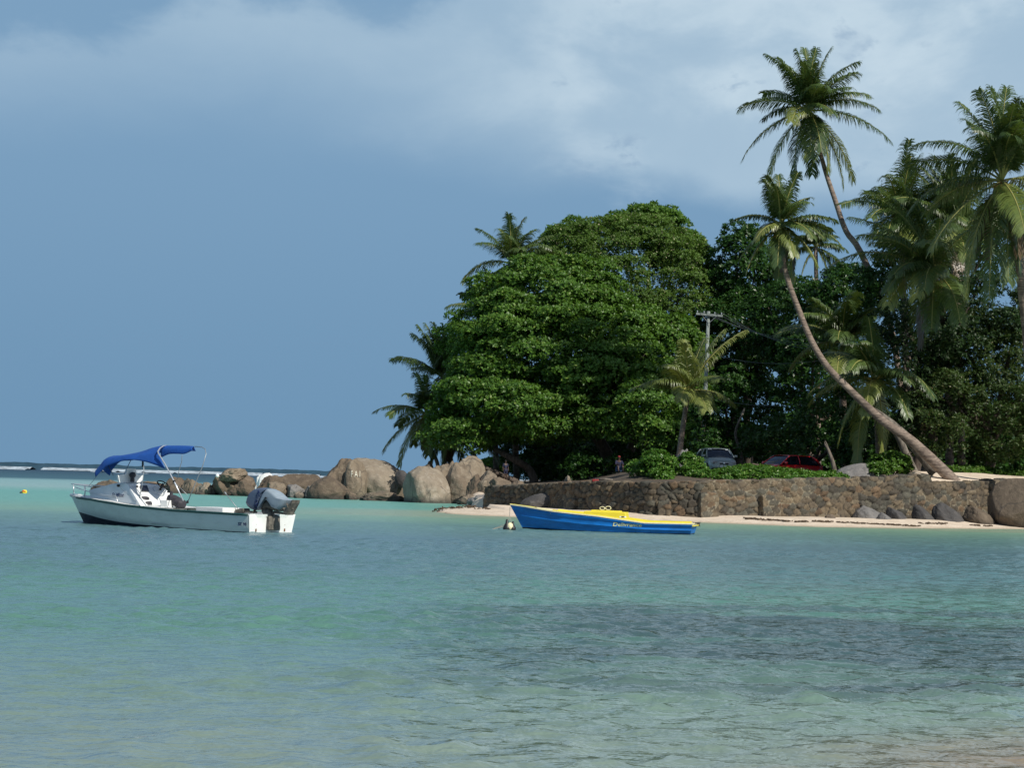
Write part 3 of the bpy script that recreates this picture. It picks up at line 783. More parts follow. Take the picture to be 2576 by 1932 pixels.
# black rocks along the foot of the wall
for (a, b_, yt, yb, sd, lab) in ((2148, 2236, 1274, 1312, 201, 'broad blue grey rock at the wall foot, first of the beach rocks'),
                           (2210, 2262, 1290, 1326, 202, 'pale grey pointed slab lying on the sand before the wall'),
                           (2236, 2292, 1274, 1316, 203, 'black peaked rock left of centre among the beach rocks'),
                           (2300, 2362, 1272, 1318, 204, 'black peaked rock in the middle of the beach rocks'),
                           (2352, 2436, 1266, 1320, 205, 'largest black rock with a pale right slope at the wall foot'),
                           (2430, 2505, 1272, 1314, 206, 'dull brown grey rock between black rocks and the big boulder')):
    dd = 93.6 if sd != 202 else 91.6
    B(a, b_, yt, yb, dd, lab, 'basalt' if sd in (203, 204, 205) else 'granite_grey' if sd in (201, 202) else 'granite_brown', sd, power=1.55, cuts=2, rough=.07, lean=-.5, sink=.9, ry=.8)
B(2498, 2680, 1206, 1312, 93.8, 'very large smooth brown boulder at the right end of the beach', 'granite_brown', 207, power=2.7, cuts=1, rough=.05, ry=1.7, sink=.35)
B(2075, 2104, 1294, 1308, 90.4, 'small brown stone half buried in the sand by the wall', 'granite_brown', 208, cuts=6)

# seaweed and driftwood lines on the sand
def make_wrack():
    rng = random.Random(5); mb = MB()
    def clump(px, py, d, w, h):
        c = P(px, py, d); c.z = land_z(c.x, c.y)+.01
        for k in range(int(6+w*10)):
            p = c+Vector((rng.uniform(-w, w), rng.uniform(-.12, .12), 0)); p.z = land_z(p.x, p.y)+.01
            q = p+Vector((rng.uniform(-.25, .25), rng.uniform(-.05, .05), rng.uniform(.0, h)))
            mb.tube([p, (p+q)/2+Vector((0, 0, h*.5)), q], rng.uniform(.015, .035), 5)
    for px in range(1860, 2330, 9):
        if rng.random() < .62: clump(px+rng.uniform(-4, 4), 0, lerp(px, [(1860, 89.8), (2050, 87.6), (2330, 89)]), .16, .05)
    for (px, w) in ((2350, .2), (2375, .3), (2395, .2), (2480, .2), (2505, .1)): clump(px, 0, 90.5+(px-2350)*.012, w, .05)
    for (px, d, w, h) in ((1133, 97, .35, .10), (1140, 99.5, .3, .12), (1160, 99, .2, .06), (1176, 98, .15, .05), (1206, 97, .35, .08), (1220, 96.5, .2, .08), (1243, 95, .25, .05), (1262, 94, .12, .05)): clump(px, 0, d, w, h)
    o = mb.build('seaweed', M['driftwood'], None, True)
    tag(o, 'dark dried seaweed scattered in a line on the sand', 'seaweed', kind='stuff')
make_wrack()

# painted letters on the rock face
def text_mesh(s, size, shear=0.0, bold=0.0):
    cu = bpy.data.curves.new('letters', 'FONT'); cu.body = s; cu.size = size; cu.shear = shear; cu.offset = bold
    cu.resolution_u = 3; cu.fill_mode = 'FRONT'
    ob = bpy.data.objects.new('letters', cu); COL.objects.link(ob)
    dg = bpy.context.evaluated_depsgraph_get(); dg.update()
    me = bpy.data.meshes.new_from_object(ob.evaluated_get(dg))
    V = [v.co.copy() for v in me.vertices]; Fs = [tuple(p.vertices) for p in me.polygons]
    bpy.data.objects.remove(ob, do_unlink=True); bpy.data.curves.remove(cu); bpy.data.meshes.remove(me)
    return V, Fs
def paint_letters():
    V, Fs = text_mesh('F A I', .95, bold=.0)
    from mathutils.bvhtree import BVHTree
    me = fa_rock.data
    bvh = BVHTree.FromPolygons([v.co+fa_rock.location for v in me.vertices], [tuple(p.vertices) for p in me.polygons])
    bm = bmesh.new()
    vs = [bm.verts.new(v) for v in V]
    for f in Fs: bm.faces.new([vs[i] for i in f])
    bmesh.ops.triangulate(bm, faces=bm.faces[:]); 
    for _ in range(2): bmesh.ops.subdivide_edges(bm, edges=bm.edges[:], cuts=1)
    bmesh.ops.triangulate(bm, faces=bm.faces[:])
    w = max(v.co.x for v in bm.verts)
    for v in bm.verts:
        q = P(882+v.co.x/w*24, 1200-v.co.y*(F/134)*.62, 120)
        dr = (q-Vector((0, 0, CAMZ))).normalized()
        h = bvh.ray_cast(q, dr)
        v.co = (h[0]-dr*.04 if h[0] else q+dr*12)-fa_rock.location
    me2 = bpy.data.meshes.new('painted_letters'); bm.to_mesh(me2); bm.free()
    mesh_obj('painted_letters', me2, M['lettering_white'], fa_rock)
paint_letters()

# ------------------------------------------------------------------ broad leaved trees and shrubs
def rosettes(rng, Pc, Ax, k, L, W, spread=(35, 80)):
    """Pc, Ax: (n,3); every point carries k leaves of length L and width W; returns verts, quads"""
    n = len(Pc)
    Ax = Ax/np.linalg.norm(Ax, axis=1, keepdims=True)
    ref = rng.normal(size=(n, 3)); U = np.cross(Ax, ref); U /= np.linalg.norm(U, axis=1, keepdims=True); Vv = np.cross(Ax, U)
    Pk = np.repeat(Pc, k, 0); A = np.repeat(Ax, k, 0); U = np.repeat(U, k, 0); Vv = np.repeat(Vv, k, 0)
    ph = rng.uniform(0, 2*np.pi, n*k); ta = np.radians(rng.uniform(*spread, n*k))
    R = U*np.cos(ph)[:, None]+Vv*np.sin(ph)[:, None]
    D = A*np.cos(ta)[:, None]+R*np.sin(ta)[:, None]
    N = A*np.sin(ta)[:, None]-R*np.cos(ta)[:, None]+rng.normal(size=(n*k, 3))*.35
    Wd = np.cross(D, N); Wd /= np.linalg.norm(Wd, axis=1, keepdims=True)
    l = (L*rng.uniform(.7, 1.25, n*k))[:, None]; w = (W*rng.uniform(.8, 1.2, n*k))[:, None]
    Pk = Pk+rng.normal(size=(n*k, 3))*L*.18
    nn = np.cross(Wd, D)
    v0 = Pk; v1 = Pk+D*l*.5+Wd*w*.5+nn*w*.12; v2 = Pk+D*l-nn*l*.08; v3 = Pk+D*l*.5-Wd*w*.5+nn*w*.12
    V = np.stack([v0, v1, v2, v3], 1).reshape(-1, 3)
    Q = np.arange(len(V)).reshape(-1, 4)
    return V, Q
def sph(rng, n):
    v = rng.normal(size=(n, 3)); return v/np.linalg.norm(v, axis=1, keepdims=True)
def crown(rng, env, pad_r, pad_h, cover, dens, L, W, k=6, inner=.25, tier=0.0, back=.55, up=.6, depth_keep=None):
    """env: ellipsoids (cx,cy,cz,rx,ry,rz) in world metres. Leaf pads lie over their surface."""
    Pc, Ax = [], []
    env = np.array(env, float)
    def inside(p, ei, s=.86):
        for j, e in enumerate(env):
            if j == ei: continue
            if (((p-e[:3])/(e[3:]*s))**2).sum() < 1: return True
        return False
    pads = []
    for ei, e in enumerate(env):
        a, b, c = e[3:]; area = 4*np.pi*(((a*b)**1.6+(a*c)**1.6+(b*c)**1.6)/3)**(1/1.6)
        npad = int(area*cover/(np.pi*pad_r**2))
        for s in sph(rng, npad):
            if s[1] > .25 and rng.rand() < back: continue
            if s[2] < -.75: continue
            p = e[:3]+s*e[3:]*rng.uniform(.80, 1.0)
            if inside(p, ei): continue
            if tier: 
                z0 = round(p[2]/tier)*tier; p[2] = p[2]*.6+z0*.4
            pads.append((p, s))
    for p, s in pads:
        r = pad_r*rng.uniform(.6, 1.3); h = pad_h*rng.uniform(.7, 1.3)
        m = max(4, int(dens*r*r))
        q = sph(rng, m); q[:, 2] = np.abs(q[:, 2])*rng.choice([1, 1, 1, 1, -1], m)
        q *= rng.uniform(.72, 1.03, (m, 1))
        Pc.append(p+q*np.array([r, r, h])); Ax.append(q*np.array([1, 1, 1.4])+np.array([0, 0, up])+s*.4)
    for e in env:
        a, b, c = e[3:]; m = int(a*b*c*4.19*inner)
        q = sph(rng, m)*(rng.uniform(.1, 1, (m, 1))**(1/3))*.84
        Pc.append(e[:3]+q*e[3:]); Ax.append(q+np.array([0, 0, .5]))
    return np.concatenate(Pc), np.concatenate(Ax), pads, k, L, W
def foliage(name, mat, parent, seed, env, **kw):
    rng = np.random.RandomState(seed)
    Pc, Ax, pads, k, L, W = crown(rng, env, **kw)
    V, Q = rosettes(rng, Pc, Ax, k, L, W)
    V = V-np.array(parent.location)
    o = mesh_obj(name, np_mesh(name, V, Q), M[mat], parent)
    return o, pads
def ell(px, py, rx, ry, d, depth):
    """ellipsoid given by its outline in the photo (pixels) at a distance and with a real depth"""
    c = P(px, py, d); k = d/F
    return (c.x, c.y, c.z, rx*k, depth, ry*k)
def limbs(parent, mat, paths, name='trunk'):
    mb = MB(); o = Vector(parent.location)
    for pts, rs in paths:
        # smooth the path
        P3 = [Vector(p)-o for p in pts]; out = []; rr = []
        for i in range(len(P3)-1):
            p0 = P3[max(0, i-1)]; p1 = P3[i]; p2 = P3[i+1]; p3 = P3[min(len(P3)-1, i+2)]
            for t in np.linspace(0, 1, 5)[:-1]:
                out.append(.5*((2*p1)+(p2-p0)*t+(2*p0-5*p1+4*p2-p3)*t*t+(3*p1-p0-3*p2+p3)*t**3)); rr.append(rs[i]*(1-t)+rs[i+1]*t)
        out.append(P3[-1]); rr.append(rs[-1])
        mb.tube(out, rr, 9)
    return mb.build(name, M[mat], parent, True)
def ground_at(px, d):
    p = P(px, 1200, d); return Vector((p.x, p.y, land_z(p.x, p.y)-.1))
def tree(name, label, cat, mat, bark, base, env, seed, nlimb=9, r0=.35, group=None, trunk_paths=None, fname='crown', **kw):
    root = thing(name, base, label, cat, group)
    o, pads = foliage(fname, mat, root, seed, env, **kw)
    rng = random.Random(seed)
    base = Vector(base)
    paths = trunk_paths or []
    if nlimb and pads:
        cz = np.mean([p[0][2] for p in pads]); top = Vector(np.mean([p[0] for p in pads], axis=0))
        fork = base.lerp(Vector((top.x, top.y, cz)), .35)
        if not trunk_paths: paths.append(([base, base.lerp(fork, .5)+Vector((.15, 0, 0)), fork], [r0, r0*.8, r0*.65]))
        for k in range(nlimb):
            q = Vector(pads[rng.randrange(len(pads))][0])
            m = fork.lerp(q, .5)+Vector((rng.uniform(-.5, .5), rng.uniform(-.5, .5), rng.uniform(.1, .8)))
            paths.append(([fork, m, q], [r0*.5, r0*.3, r0*.08]))
    limbs(root, bark, paths)
    return root

# the great layered tree on the point
T1 = [ell(1410, 900, 300, 165, 138, 6.5), ell(1260, 1010, 135, 100, 136.5, 5.0), ell(1385, 770, 195, 115, 140, 5.5), ell(1570, 1000, 200, 115, 134.5, 5.5), ell(1620, 900, 150, 110, 138, 5.0), ell(1340, 1040, 260, 95, 135, 5.0), ell(1280, 810, 110, 85, 139, 4.5), ell(1650, 1060, 125, 85, 131, 4.0), ell(1200, 1085, 120, 46, 135.5, 4.0)]
b1 = ground_at(1545, 137.5)
tp = [([b1, P(1520, 1130, 137.5), P(1470, 1060, 137), P(1400, 1000, 136.5)], [.55, .42, .34, .22]),
      ([ground_at(1560, 138), P(1590, 1120, 137.5), P(1610, 1040, 136.5)], [.4, .3, .15]),
      ([ground_at(1345, 135.5), P(1330, 1180, 135.3), P(1270, 1143, 135), P(1210, 1110, 143.5)], [.34, .26, .22, .14]),
      ([P(1300, 1212, 133.5), P(1250, 1190, 133), P(1207, 1170, 132.5)], [.20, .17, .12])]
tree('layered_tree', 'huge broad spreading tree with tiers of bright green leaves over the rocks', 'tree', 'leaf', 'bark', b1, T1, 11, nlimb=14, trunk_paths=tp,
     pad_r=1.15, pad_h=.62, cover=2.1, dens=72, L=.25, W=.13, k=6, inner=5.5, tier=1.3)
# domed olive tree behind it
T2 = [ell(1590, 700, 215, 160, 148, 5.5), ell(1470, 650, 120, 95, 149, 4.5), ell(1700, 800, 135, 150, 147, 4.5)]
tree('domed_tree', 'tall domed olive green tree with pale dry specks behind the layered tree', 'tree', 'leaf_olive', 'bark', ground_at(1600, 149), T2, 12,
     pad_r=.75, pad_h=.45, cover=2.1, dens=120, L=.17, W=.075, k=6, inner=6.0)
T2b = [ell(1630, 580, 110, 55, 152, 3.0), ell(1440, 610, 60, 50, 152, 2.5), ell(1700, 640, 70, 60, 152, 2.5)]
tree('broadleaf_tree', 'glossy leaved tree top sticking out above the olive dome', 'tree', 'leaf', 'bark', ground_at(1620, 154), T2b, 13, nlimb=5,
     pad_r=.7, pad_h=.45, cover=1.6, dens=80, L=.28, W=.14, k=6, inner=.5)
T3 = [ell(1875, 690, 95, 115, 146, 3.5), ell(1850, 880, 110, 150, 144, 3.5), ell(1930, 800, 80, 130, 146, 3)]
tree('dark_column_tree', 'tall very dark leafy tree right of the utility pole top', 'tree', 'leaf_dark', 'bark', ground_at(1880, 145), T3, 14,
     pad_r=.85, pad_h=.6, cover=1.5, dens=75, L=.26, W=.14, k=6, inner=4.0)
T3b = [ell(1990, 830, 120, 130, 137, 3.5), ell(2120, 770, 90, 90, 132, 3), ell(2060, 960, 130, 130, 132, 3.5)]
tree('broadleaf_tree', 'shaded green tree mass behind the curved palm trunk', 'tree', 'leaf_dark', 'bark', ground_at(2030, 133), T3b, 15,
     pad_r=.8, pad_h=.5, cover=1.4, dens=80, L=.24, W=.12, k=6, inner=4.0)
T3c = [ell(1850, 1050, 110, 120, 135, 2.5), ell(1790, 960, 70, 100, 140, 2.5)]
tree('broadleaf_tree', 'dark leafy tree standing directly behind the silver car', 'tree', 'leaf_dark', 'bark', ground_at(1860, 135.5), T3c, 16,
     pad_r=.7, pad_h=.5, cover=1.4, dens=85, L=.24, W=.12, k=6, inner=4.0)
T4 = [ell(2480, 960, 170, 190, 107, 4), ell(2380, 1050, 120, 130, 105, 3), ell(2560, 1080, 130, 120, 104, 3), ell(2600, 860, 120, 130, 108, 3)]
tree('vine_covered_tree', 'large olive tangle of vines and fine leaves at the right edge', 'tree', 'leaf_vine', 'bark', ground_at(2480, 107), T4, 17,
     pad_r=.6, pad_h=.4, cover=2.0, dens=150, L=.15, W=.065, k=6, inner=4.5)
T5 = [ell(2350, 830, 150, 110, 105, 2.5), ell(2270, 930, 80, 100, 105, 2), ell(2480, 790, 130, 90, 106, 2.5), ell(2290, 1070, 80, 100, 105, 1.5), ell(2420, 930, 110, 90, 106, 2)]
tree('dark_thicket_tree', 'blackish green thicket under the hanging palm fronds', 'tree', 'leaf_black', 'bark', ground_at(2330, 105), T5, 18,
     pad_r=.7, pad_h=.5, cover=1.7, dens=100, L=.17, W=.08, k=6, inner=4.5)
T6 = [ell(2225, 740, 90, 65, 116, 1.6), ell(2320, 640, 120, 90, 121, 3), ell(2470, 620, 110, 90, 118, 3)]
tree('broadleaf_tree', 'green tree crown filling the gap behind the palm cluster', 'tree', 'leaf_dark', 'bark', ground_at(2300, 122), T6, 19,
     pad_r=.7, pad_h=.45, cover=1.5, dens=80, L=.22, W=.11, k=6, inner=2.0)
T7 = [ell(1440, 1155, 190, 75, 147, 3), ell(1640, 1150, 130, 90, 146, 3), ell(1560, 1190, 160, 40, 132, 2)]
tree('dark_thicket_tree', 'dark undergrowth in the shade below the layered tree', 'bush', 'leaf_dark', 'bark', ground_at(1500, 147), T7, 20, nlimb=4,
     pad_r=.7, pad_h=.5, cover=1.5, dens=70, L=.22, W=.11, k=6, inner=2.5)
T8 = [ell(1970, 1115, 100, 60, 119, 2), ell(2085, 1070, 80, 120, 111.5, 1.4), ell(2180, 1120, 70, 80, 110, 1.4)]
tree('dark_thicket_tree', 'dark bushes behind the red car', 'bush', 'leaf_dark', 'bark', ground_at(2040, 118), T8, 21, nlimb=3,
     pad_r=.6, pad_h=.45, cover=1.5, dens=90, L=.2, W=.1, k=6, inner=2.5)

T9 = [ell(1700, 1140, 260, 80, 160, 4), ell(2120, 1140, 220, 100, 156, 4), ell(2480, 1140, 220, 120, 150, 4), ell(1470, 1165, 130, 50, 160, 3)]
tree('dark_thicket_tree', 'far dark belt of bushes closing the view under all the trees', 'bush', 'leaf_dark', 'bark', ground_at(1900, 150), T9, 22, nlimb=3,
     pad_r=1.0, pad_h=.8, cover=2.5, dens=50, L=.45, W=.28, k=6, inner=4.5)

def shrub(label, px, py, rx, ry, d, depth, seed, name='beach_shrub', mat='leaf_shrub', extra=(), dens=260, L=.125, W=.07, pad=.26, cat='shrub', group='leafy shrubs behind the sea wall'):
    env = [ell(px, py, rx, ry, d, depth)]+[ell(*e) for e in extra]
    root = thing(name, ground_at(px, d), label, cat, group)
    o, pads = foliage('leaves', mat, root, seed, env, pad_r=pad, pad_h=pad*.6, cover=2.2, dens=dens/pad/3, L=L, W=W, k=6, inner=14, back=.2)
    rng = random.Random(seed); base = Vector(root.location)
    limbs(root, 'bark', [([base, base.lerp(Vector(pads[rng.randrange(len(pads))][0]), .5), Vector(pads[rng.randrange(len(pads))][0])], [.05, .035, .01]) for k in range(5)], 'stems')
shrub('large bright green shrub left of the grey rock, spilling over the wall', 1655, 1172, 42, 34, 97, .8, 31, extra=((1600, 1182, 22, 18, 98, .5), (1665, 1202, 26, 20, 96, .5)))
shrub('bright green shrub between the grey rock and the silver car', 1733, 1180, 32, 36, 98, .8, 32, extra=((1752, 1195, 30, 25, 97, .6),))
shrub('long low hedge of glossy leaves along the wall in front of the cars', 1900, 1202, 130, 22, 97, 1.0, 33, extra=((1800, 1207, 60, 17, 96.5, .8), (1990, 1205, 90, 17, 96.5, .8), (2070, 1204, 60, 11, 97.5, .7), (1895, 1192, 60, 17, 98.5, .8)), name='low_hedge', cat='hedge')
shrub('round dark green shrub beside the sloping grey slab', 2240, 1172, 50, 30, 98.8, .9, 34, mat='leaf', extra=((2222, 1185, 40, 18, 98.3, .7),), L=.12, W=.08)
shrub('creeping leafy plants beside the foot of the leaning palm', 2440, 1192, 80, 13, 103.5, 1.0, 35, mat='leaf', extra=((2530, 1196, 60, 9, 103.5, .8), (2395, 1190, 30, 12, 103, .7)), name='creeper_patch', L=.12, W=.09, pad=.25)
shrub('sunlit green bank of shrubs seen under the left side of the layered tree', 1260, 1176, 60, 20, 160, 1.5, 36, mat='leaf_shrub', extra=((1335, 1166, 50, 20, 162, 1.5), (1230, 1184, 30, 16, 160, 1)), name='green_bank', L=.18, W=.09)

shrub('dark leafy bush growing up the lower part of the utility pole', 1772, 1085, 26, 95, 118, .7, 37, mat='leaf_dark', name='climbing_bush', L=.2, W=.11, dens=120, pad=.4, group=None)

# ------------------------------------------------------------------ palms
def frond_mesh(tipv, length, droop, seed, up0=None, nleaf=84, lw=.052, lmax=1.15, curl=.55, ratio_pet=.12):
    """frond from the origin, its chord pointing at tipv; droop = extra angle it falls through; returns blades (V,F) and rachis points"""
    rng = random.Random(seed)
    d = Vector(tipv).normalized()
    zc = Vector((0, 0, 1))
    hz = Vector((d.x, d.y, 0))
    if hz.length < .05: hz = Vector((rng.uniform(-1, 1), -rng.uniform(.3, 1), 0))
    hz.normalize()
    el = math.asin(max(-1, min(1, d.z)))
    n = 14; pts = [Vector((0, 0, 0))]
    e0 = el+droop*.5
    for i in range(n):
        t = (i+.5)/n
        e = e0-droop*(t**1.15)
        e = max(-1.52, min(1.65, e))
        pts.append(pts[-1]+(hz*math.cos(e)+zc*math.sin(e))*(length/n))
    # rescale so that it ends where wanted
    k = length/max(.3, pts[-1].length); k = min(k, 1.15); pts = [p*k for p in pts]
    side0 = hz.cross(zc).normalized()
    tw = rng.uniform(-.5, .5)
    V = []; Fs = []
    def at(t):
        f = t*n; i = min(n-1, int(f)); u = f-i
        return pts[i].lerp(pts[i+1], u), (pts[min(n, i+1)]-pts[i]).normalized()
    breeze = Vector((-.10, .0, -.10))
    for j in range(nleaf):
        t = ratio_pet+(1-ratio_pet)*(j+.5)/nleaf
        c, tg = at(t)
        a = tw*t
        side = (side0*math.cos(a)+side0.cross(tg)*math.sin(a)).normalized()
        nrm = side.cross(tg).normalized()
        if nrm.z < 0: nrm = -nrm
        u = (t-ratio_pet)/(1-ratio_pet)
        ll = lmax*(.45+.55*math.sin(math.pi*min(1, u*1.15+.08)**.8)) if u < .8 else lmax*(.75-(u-.8)*2.0)
        for sg in (-1, 1):
            if rng.random() < .04: continue
            L_ = ll*rng.uniform(.85, 1.1)
            fw = .35+.75*u**1.5
            dr = (side*sg*1.0+tg*fw+nrm*.1+Vector((rng.uniform(-.1, .1), rng.uniform(-.1, .1), rng.uniform(-.1, .1)))).normalized()
            g = curl*(1+rng.uniform(-.3, .6))
            d2 = (dr+Vector((0, 0, -g))+breeze*.5).normalized(); d3 = (d2+Vector((0, 0, -g*1.6))+breeze).normalized()
            m1 = c+dr*L_*.38; m2 = m1+d2*L_*.36; m3 = m2+d3*L_*.26
            wv = tg.cross(dr).cross(dr).normalized()*lw*.5
            b = len(V)
            V += [c+wv*.6, c-wv*.6, m1+wv, m1-wv, m2+wv*.8, m2-wv*.8, m3]
            Fs += [(b, b+1, b+3, b+2), (b+2, b+3, b+5, b+4), (b+4, b+5, b+6)]
    return V, Fs, pts
def palm(label, base, trunk, r, crown_p, tips, d, seed, mat='frond', scale=1.0, extra=6, fl=4.2, nuts=8, group='coconut palms along the shore', dead=2, droopk=1.0, name='coconut_palm', bark='palm_bark', spear=True, lmax=1.15):
    """tips: photo pixel offsets of frond tips from the crown (dx right, dy up)"""
    root = thing(name, base, label, 'palm', group)
    off = Vector(base); rng = random.Random(seed)
    cp = Vector(crown_p)
    limbs(root, bark, [(trunk, r)], 'trunk')
    k = d/F*scale
    specs = []
    for i, (dx, dy) in enumerate(tips):
        v = Vector((dx*k, 0, dy*k)); ch = v.length
        L_ = max(fl*.92, ch*1.04)
        dep = math.sqrt(max(0, L_*L_*.93-ch*ch))
        sgn = -1 if (i % 2 or (dy < -40 and i % 4)) else 1
        v.y = sgn*min(dep, L_*.8)
        specs.append((v, L_, 'live'))
    for i in range(extra):
        a = rng.uniform(0, 2*math.pi) if i % 3 == 0 else rng.uniform(3.6, 5.8); e = rng.uniform(-.5, 1.25)
        v = Vector((math.cos(a)*math.cos(e), math.sin(a)*math.cos(e), math.sin(e)))*fl*rng.uniform(.8, 1)
        specs.append((v, v.length, 'live'))
    for i in range(dead):
        a = rng.uniform(0, 2*math.pi)
        v = Vector((math.cos(a)*.25, math.sin(a)*.25, -.95))*fl*.8
        specs.append((v, v.length, 'dead'))
    for i, (v, L_, st) in enumerate(specs):
        el = math.asin(max(-1, min(1, v.z/v.length)))
        droop = (1.25 if el < .5 else .9 if el < 1.0 else .55)*droopk*rng.uniform(.8, 1.15)
        if el < -.7: droop = .7
        V, Fs, pts = frond_mesh(v, L_, droop, seed*100+i, lmax=lmax*scale*(.9 if st == 'live' else .6), curl=.6 if st == 'live' else 1.1, lw=.052)
        me = bpy.data.meshes.new('frond'); me.from_pydata([tuple(q+(cp-off)) for q in V], [], Fs)
        mm = mat if st == 'live' else 'frond_dead'
        if st == 'live' and el < -.35 and rng.random() < .55: mm = 'frond_yellow'
        o = mesh_obj('frond', me, M[mm], root)
        if st == 'dead': o['label'] = 'dead brown hanging frond'
        mb = MB(); n = len(pts)
        mb.tube([p+(cp-off) for p in pts], [.05*(1-j/n)+.010 for j in range(n)], 5)
        mb.build('rachis', M['rachis' if st == 'live' else 'frond_dead'], o, True)
    if nuts:
        mb = MB()
        for i in range(nuts):
            a = rng.uniform(0, 6.28); c = cp-off+Vector((math.cos(a)*.32, math.sin(a)*.32, -.18-rng.uniform(0, .35)))
            mb.lathe([(.02, -.15), (.10, -.10), (.13, 0), (.10, .10), (.02, .14)], 9, Matrix.Translation(c))
            mb.tube([cp-off, (cp-off+c)/2+Vector((0, 0, .1)), c], .02, 4)
        mb.build('coconut_bunch', M['coconut'], root, True)
    return root
S6 = 2.44
def t6(c, pts, s=S6): return [((x-c[0])/s, (c[1]-y)/s) for x, y in pts]
# tall palm
c = P(2034, 277, 118)
palm('tallest coconut palm, its bare thin trunk curving against the sky', ground_at(2290, 118), [ground_at(2290, 118), P(2270, 1000, 118), P(2235, 800, 118), P(2165, 634, 118), P(2128, 580, 118), P(2100, 500, 118), P(2075, 425, 118), P(2050, 330, 118), P(2035, 268, 118)],
     [.24, .2, .19, .185, .165, .15, .135, .12, .12], c,
     t6((620, 480), [(360, 150), (530, 125), (590, 105), (655, 118), (755, 98), (915, 195), (1045, 475), (1100, 675), (890, 900), (730, 850), (555, 880), (405, 880), (245, 795), (205, 500), (375, 350), (960, 420), (830, 940), (700, 560), (480, 620), (620, 260), (700, 240), (540, 250), (610, 800), (665, 770), (640, 860)]),
     118, 41, extra=6, fl=4.0, dead=0, droopk=.8, lmax=1.45)
# leaning palm
c = P(1965, 565, 99)
palm('leaning coconut palm with a long curved trunk rising from the beach terrace', P(2385, 1200, 97.5)+Vector((0, 0, -.1)),
     [P(2408, 1222, 97.5), P(2388, 1200, 97.5), P(2334, 1147, 97.5), P(2286, 1104, 97.6), P(2227, 1064, 97.8), P(2175, 1017, 98), P(2128, 971, 98.2), P(2080, 921, 98.4), P(2041, 857, 98.6), P(2009, 779, 98.8), P(1982, 705, 99), P(1968, 640, 99), P(1965, 570, 99)],
     [.31, .30, .27, .235, .21, .19, .175, .165, .155, .145, .14, .13, .12], c,
     t6((440, 1180), [(160, 1160), (325, 915), (430, 870), (520, 885), (640, 995), (755, 1170), (800, 1330), (650, 1430), (500, 1520), (245, 1480), (200, 1400), (370, 1000), (345, 1240), (590, 1300), (470, 1000), (560, 1100), (450, 1480), (400, 1450), (490, 1400)]),
     99, 42, extra=4, fl=3.0, dead=2, droopk=.85, lmax=.95)
# right hand palm
c = P(2520, 455, 95)
palm('big coconut palm at the right edge with hanging dead fronds', ground_at(2600, 96), [ground_at(2600, 96), P(2592, 950, 96), P(2575, 750, 95.6), P(2550, 560, 95.3), P(2522, 455, 95)], [.3, .26, .24, .2, .17], c,
     t6((1790, 880), [(1280, 685), (1500, 665), (1550, 395), (1700, 330), (1825, 310), (2000, 330), (2200, 600), (1375, 1330), (1260, 1090), (1740, 1610), (1600, 1590), (1930, 1300), (2200, 1000), (2100, 1300), (1640, 470), (1900, 450), (1720, 560), (1960, 700), (1800, 1500), (1860, 1430), (1660, 1400), (1820, 1250)]),
     95, 43, extra=10, fl=4.9, dead=5, nuts=22, lmax=1.5)
# palms of the cluster
c = P(2350, 696, 101)
palm('coconut palm with a low crown and pale hanging frond in the palm cluster', ground_at(2390, 112), [ground_at(2390, 112), P(2385, 950, 112), P(2378, 850, 109), P(2366, 760, 104), P(2352, 700, 101)], [.25, .22, .2, .18, .16], c,
     t6((1390, 1500), [(960, 1015), (1180, 960), (1040, 985), (870, 1180), (760, 1490), (960, 1330), (1060, 1290), (1330, 1230), (1570, 1600), (1250, 1640), (1450, 1150), (1640, 1250), (1380, 1880), (1300, 1850), (1450, 1820)]),
     101, 44, extra=8, fl=4.9, dead=1, mat='frond', lmax=1.5)
c = P(2395, 592, 112)
palm('dark coconut palm at the top of the cluster left of the big palm', ground_at(2420, 112), [ground_at(2420, 112), P(2410, 800, 112), P(2395, 592, 112)], [.22, .2, .16], c,
     t6((1500, 1250), [(1170, 945), (1240, 880), (1310, 850), (1430, 815), (1530, 825), (1640, 900), (1250, 1090), (1330, 1320), (1700, 1100), (1100, 1100), (1600, 1400)]),
     112, 45, extra=12, lmax=1.5, fl=5.2, dead=1, nuts=5)
c = P(2265, 560, 114)
palm('dark coconut palm at the left side of the cluster behind the tall trunk', ground_at(2290, 114), [ground_at(2290, 114), P(2275, 800, 114), P(2265, 560, 114)], [.22, .2, .16], c,
     [(-92, 68), (-70, 85), (-30, 105), (20, 110), (60, 90), (-100, -20), (-60, -70), (80, 40), (90, -40), (10, -110)], 114, 46, extra=12, lmax=1.4, fl=4.9, dead=0, nuts=0)
c = P(2052, 622, 140)
palm('small palm crown half hidden behind the leaning palm head', ground_at(2060, 140), [ground_at(2060, 140), P(2055, 800, 140), P(2052, 622, 140)], [.18, .16, .14], c,
     [(60, 30), (75, -10), (70, -60), (30, -90), (-30, -80), (10, 40), (-50, -20), (45, -70)], 140, 47, extra=4, fl=2.4, dead=0, nuts=0, lmax=1.1)
c = P(2200, 955, 101)
palm('low palm with yellow green fronds behind the curved leaning trunk', ground_at(2215, 101.3), [ground_at(2215, 101.3), P(2208, 1050, 101.2), P(2200, 955, 101)], [.2, .18, .16], c,
     t6((1260, 650), [(900, 815), (1050, 1060), (1180, 1185), (1285, 1140), (965, 500), (1100, 465), (1270, 300), (1385, 700), (1340, 495), (1060, 640), (1150, 900), (1400, 900)], 2.525),
     101, 48, mat='frond', extra=5, fl=4.0, dead=1, nuts=3, lmax=1.15)
c = P(2118, 862, 114)
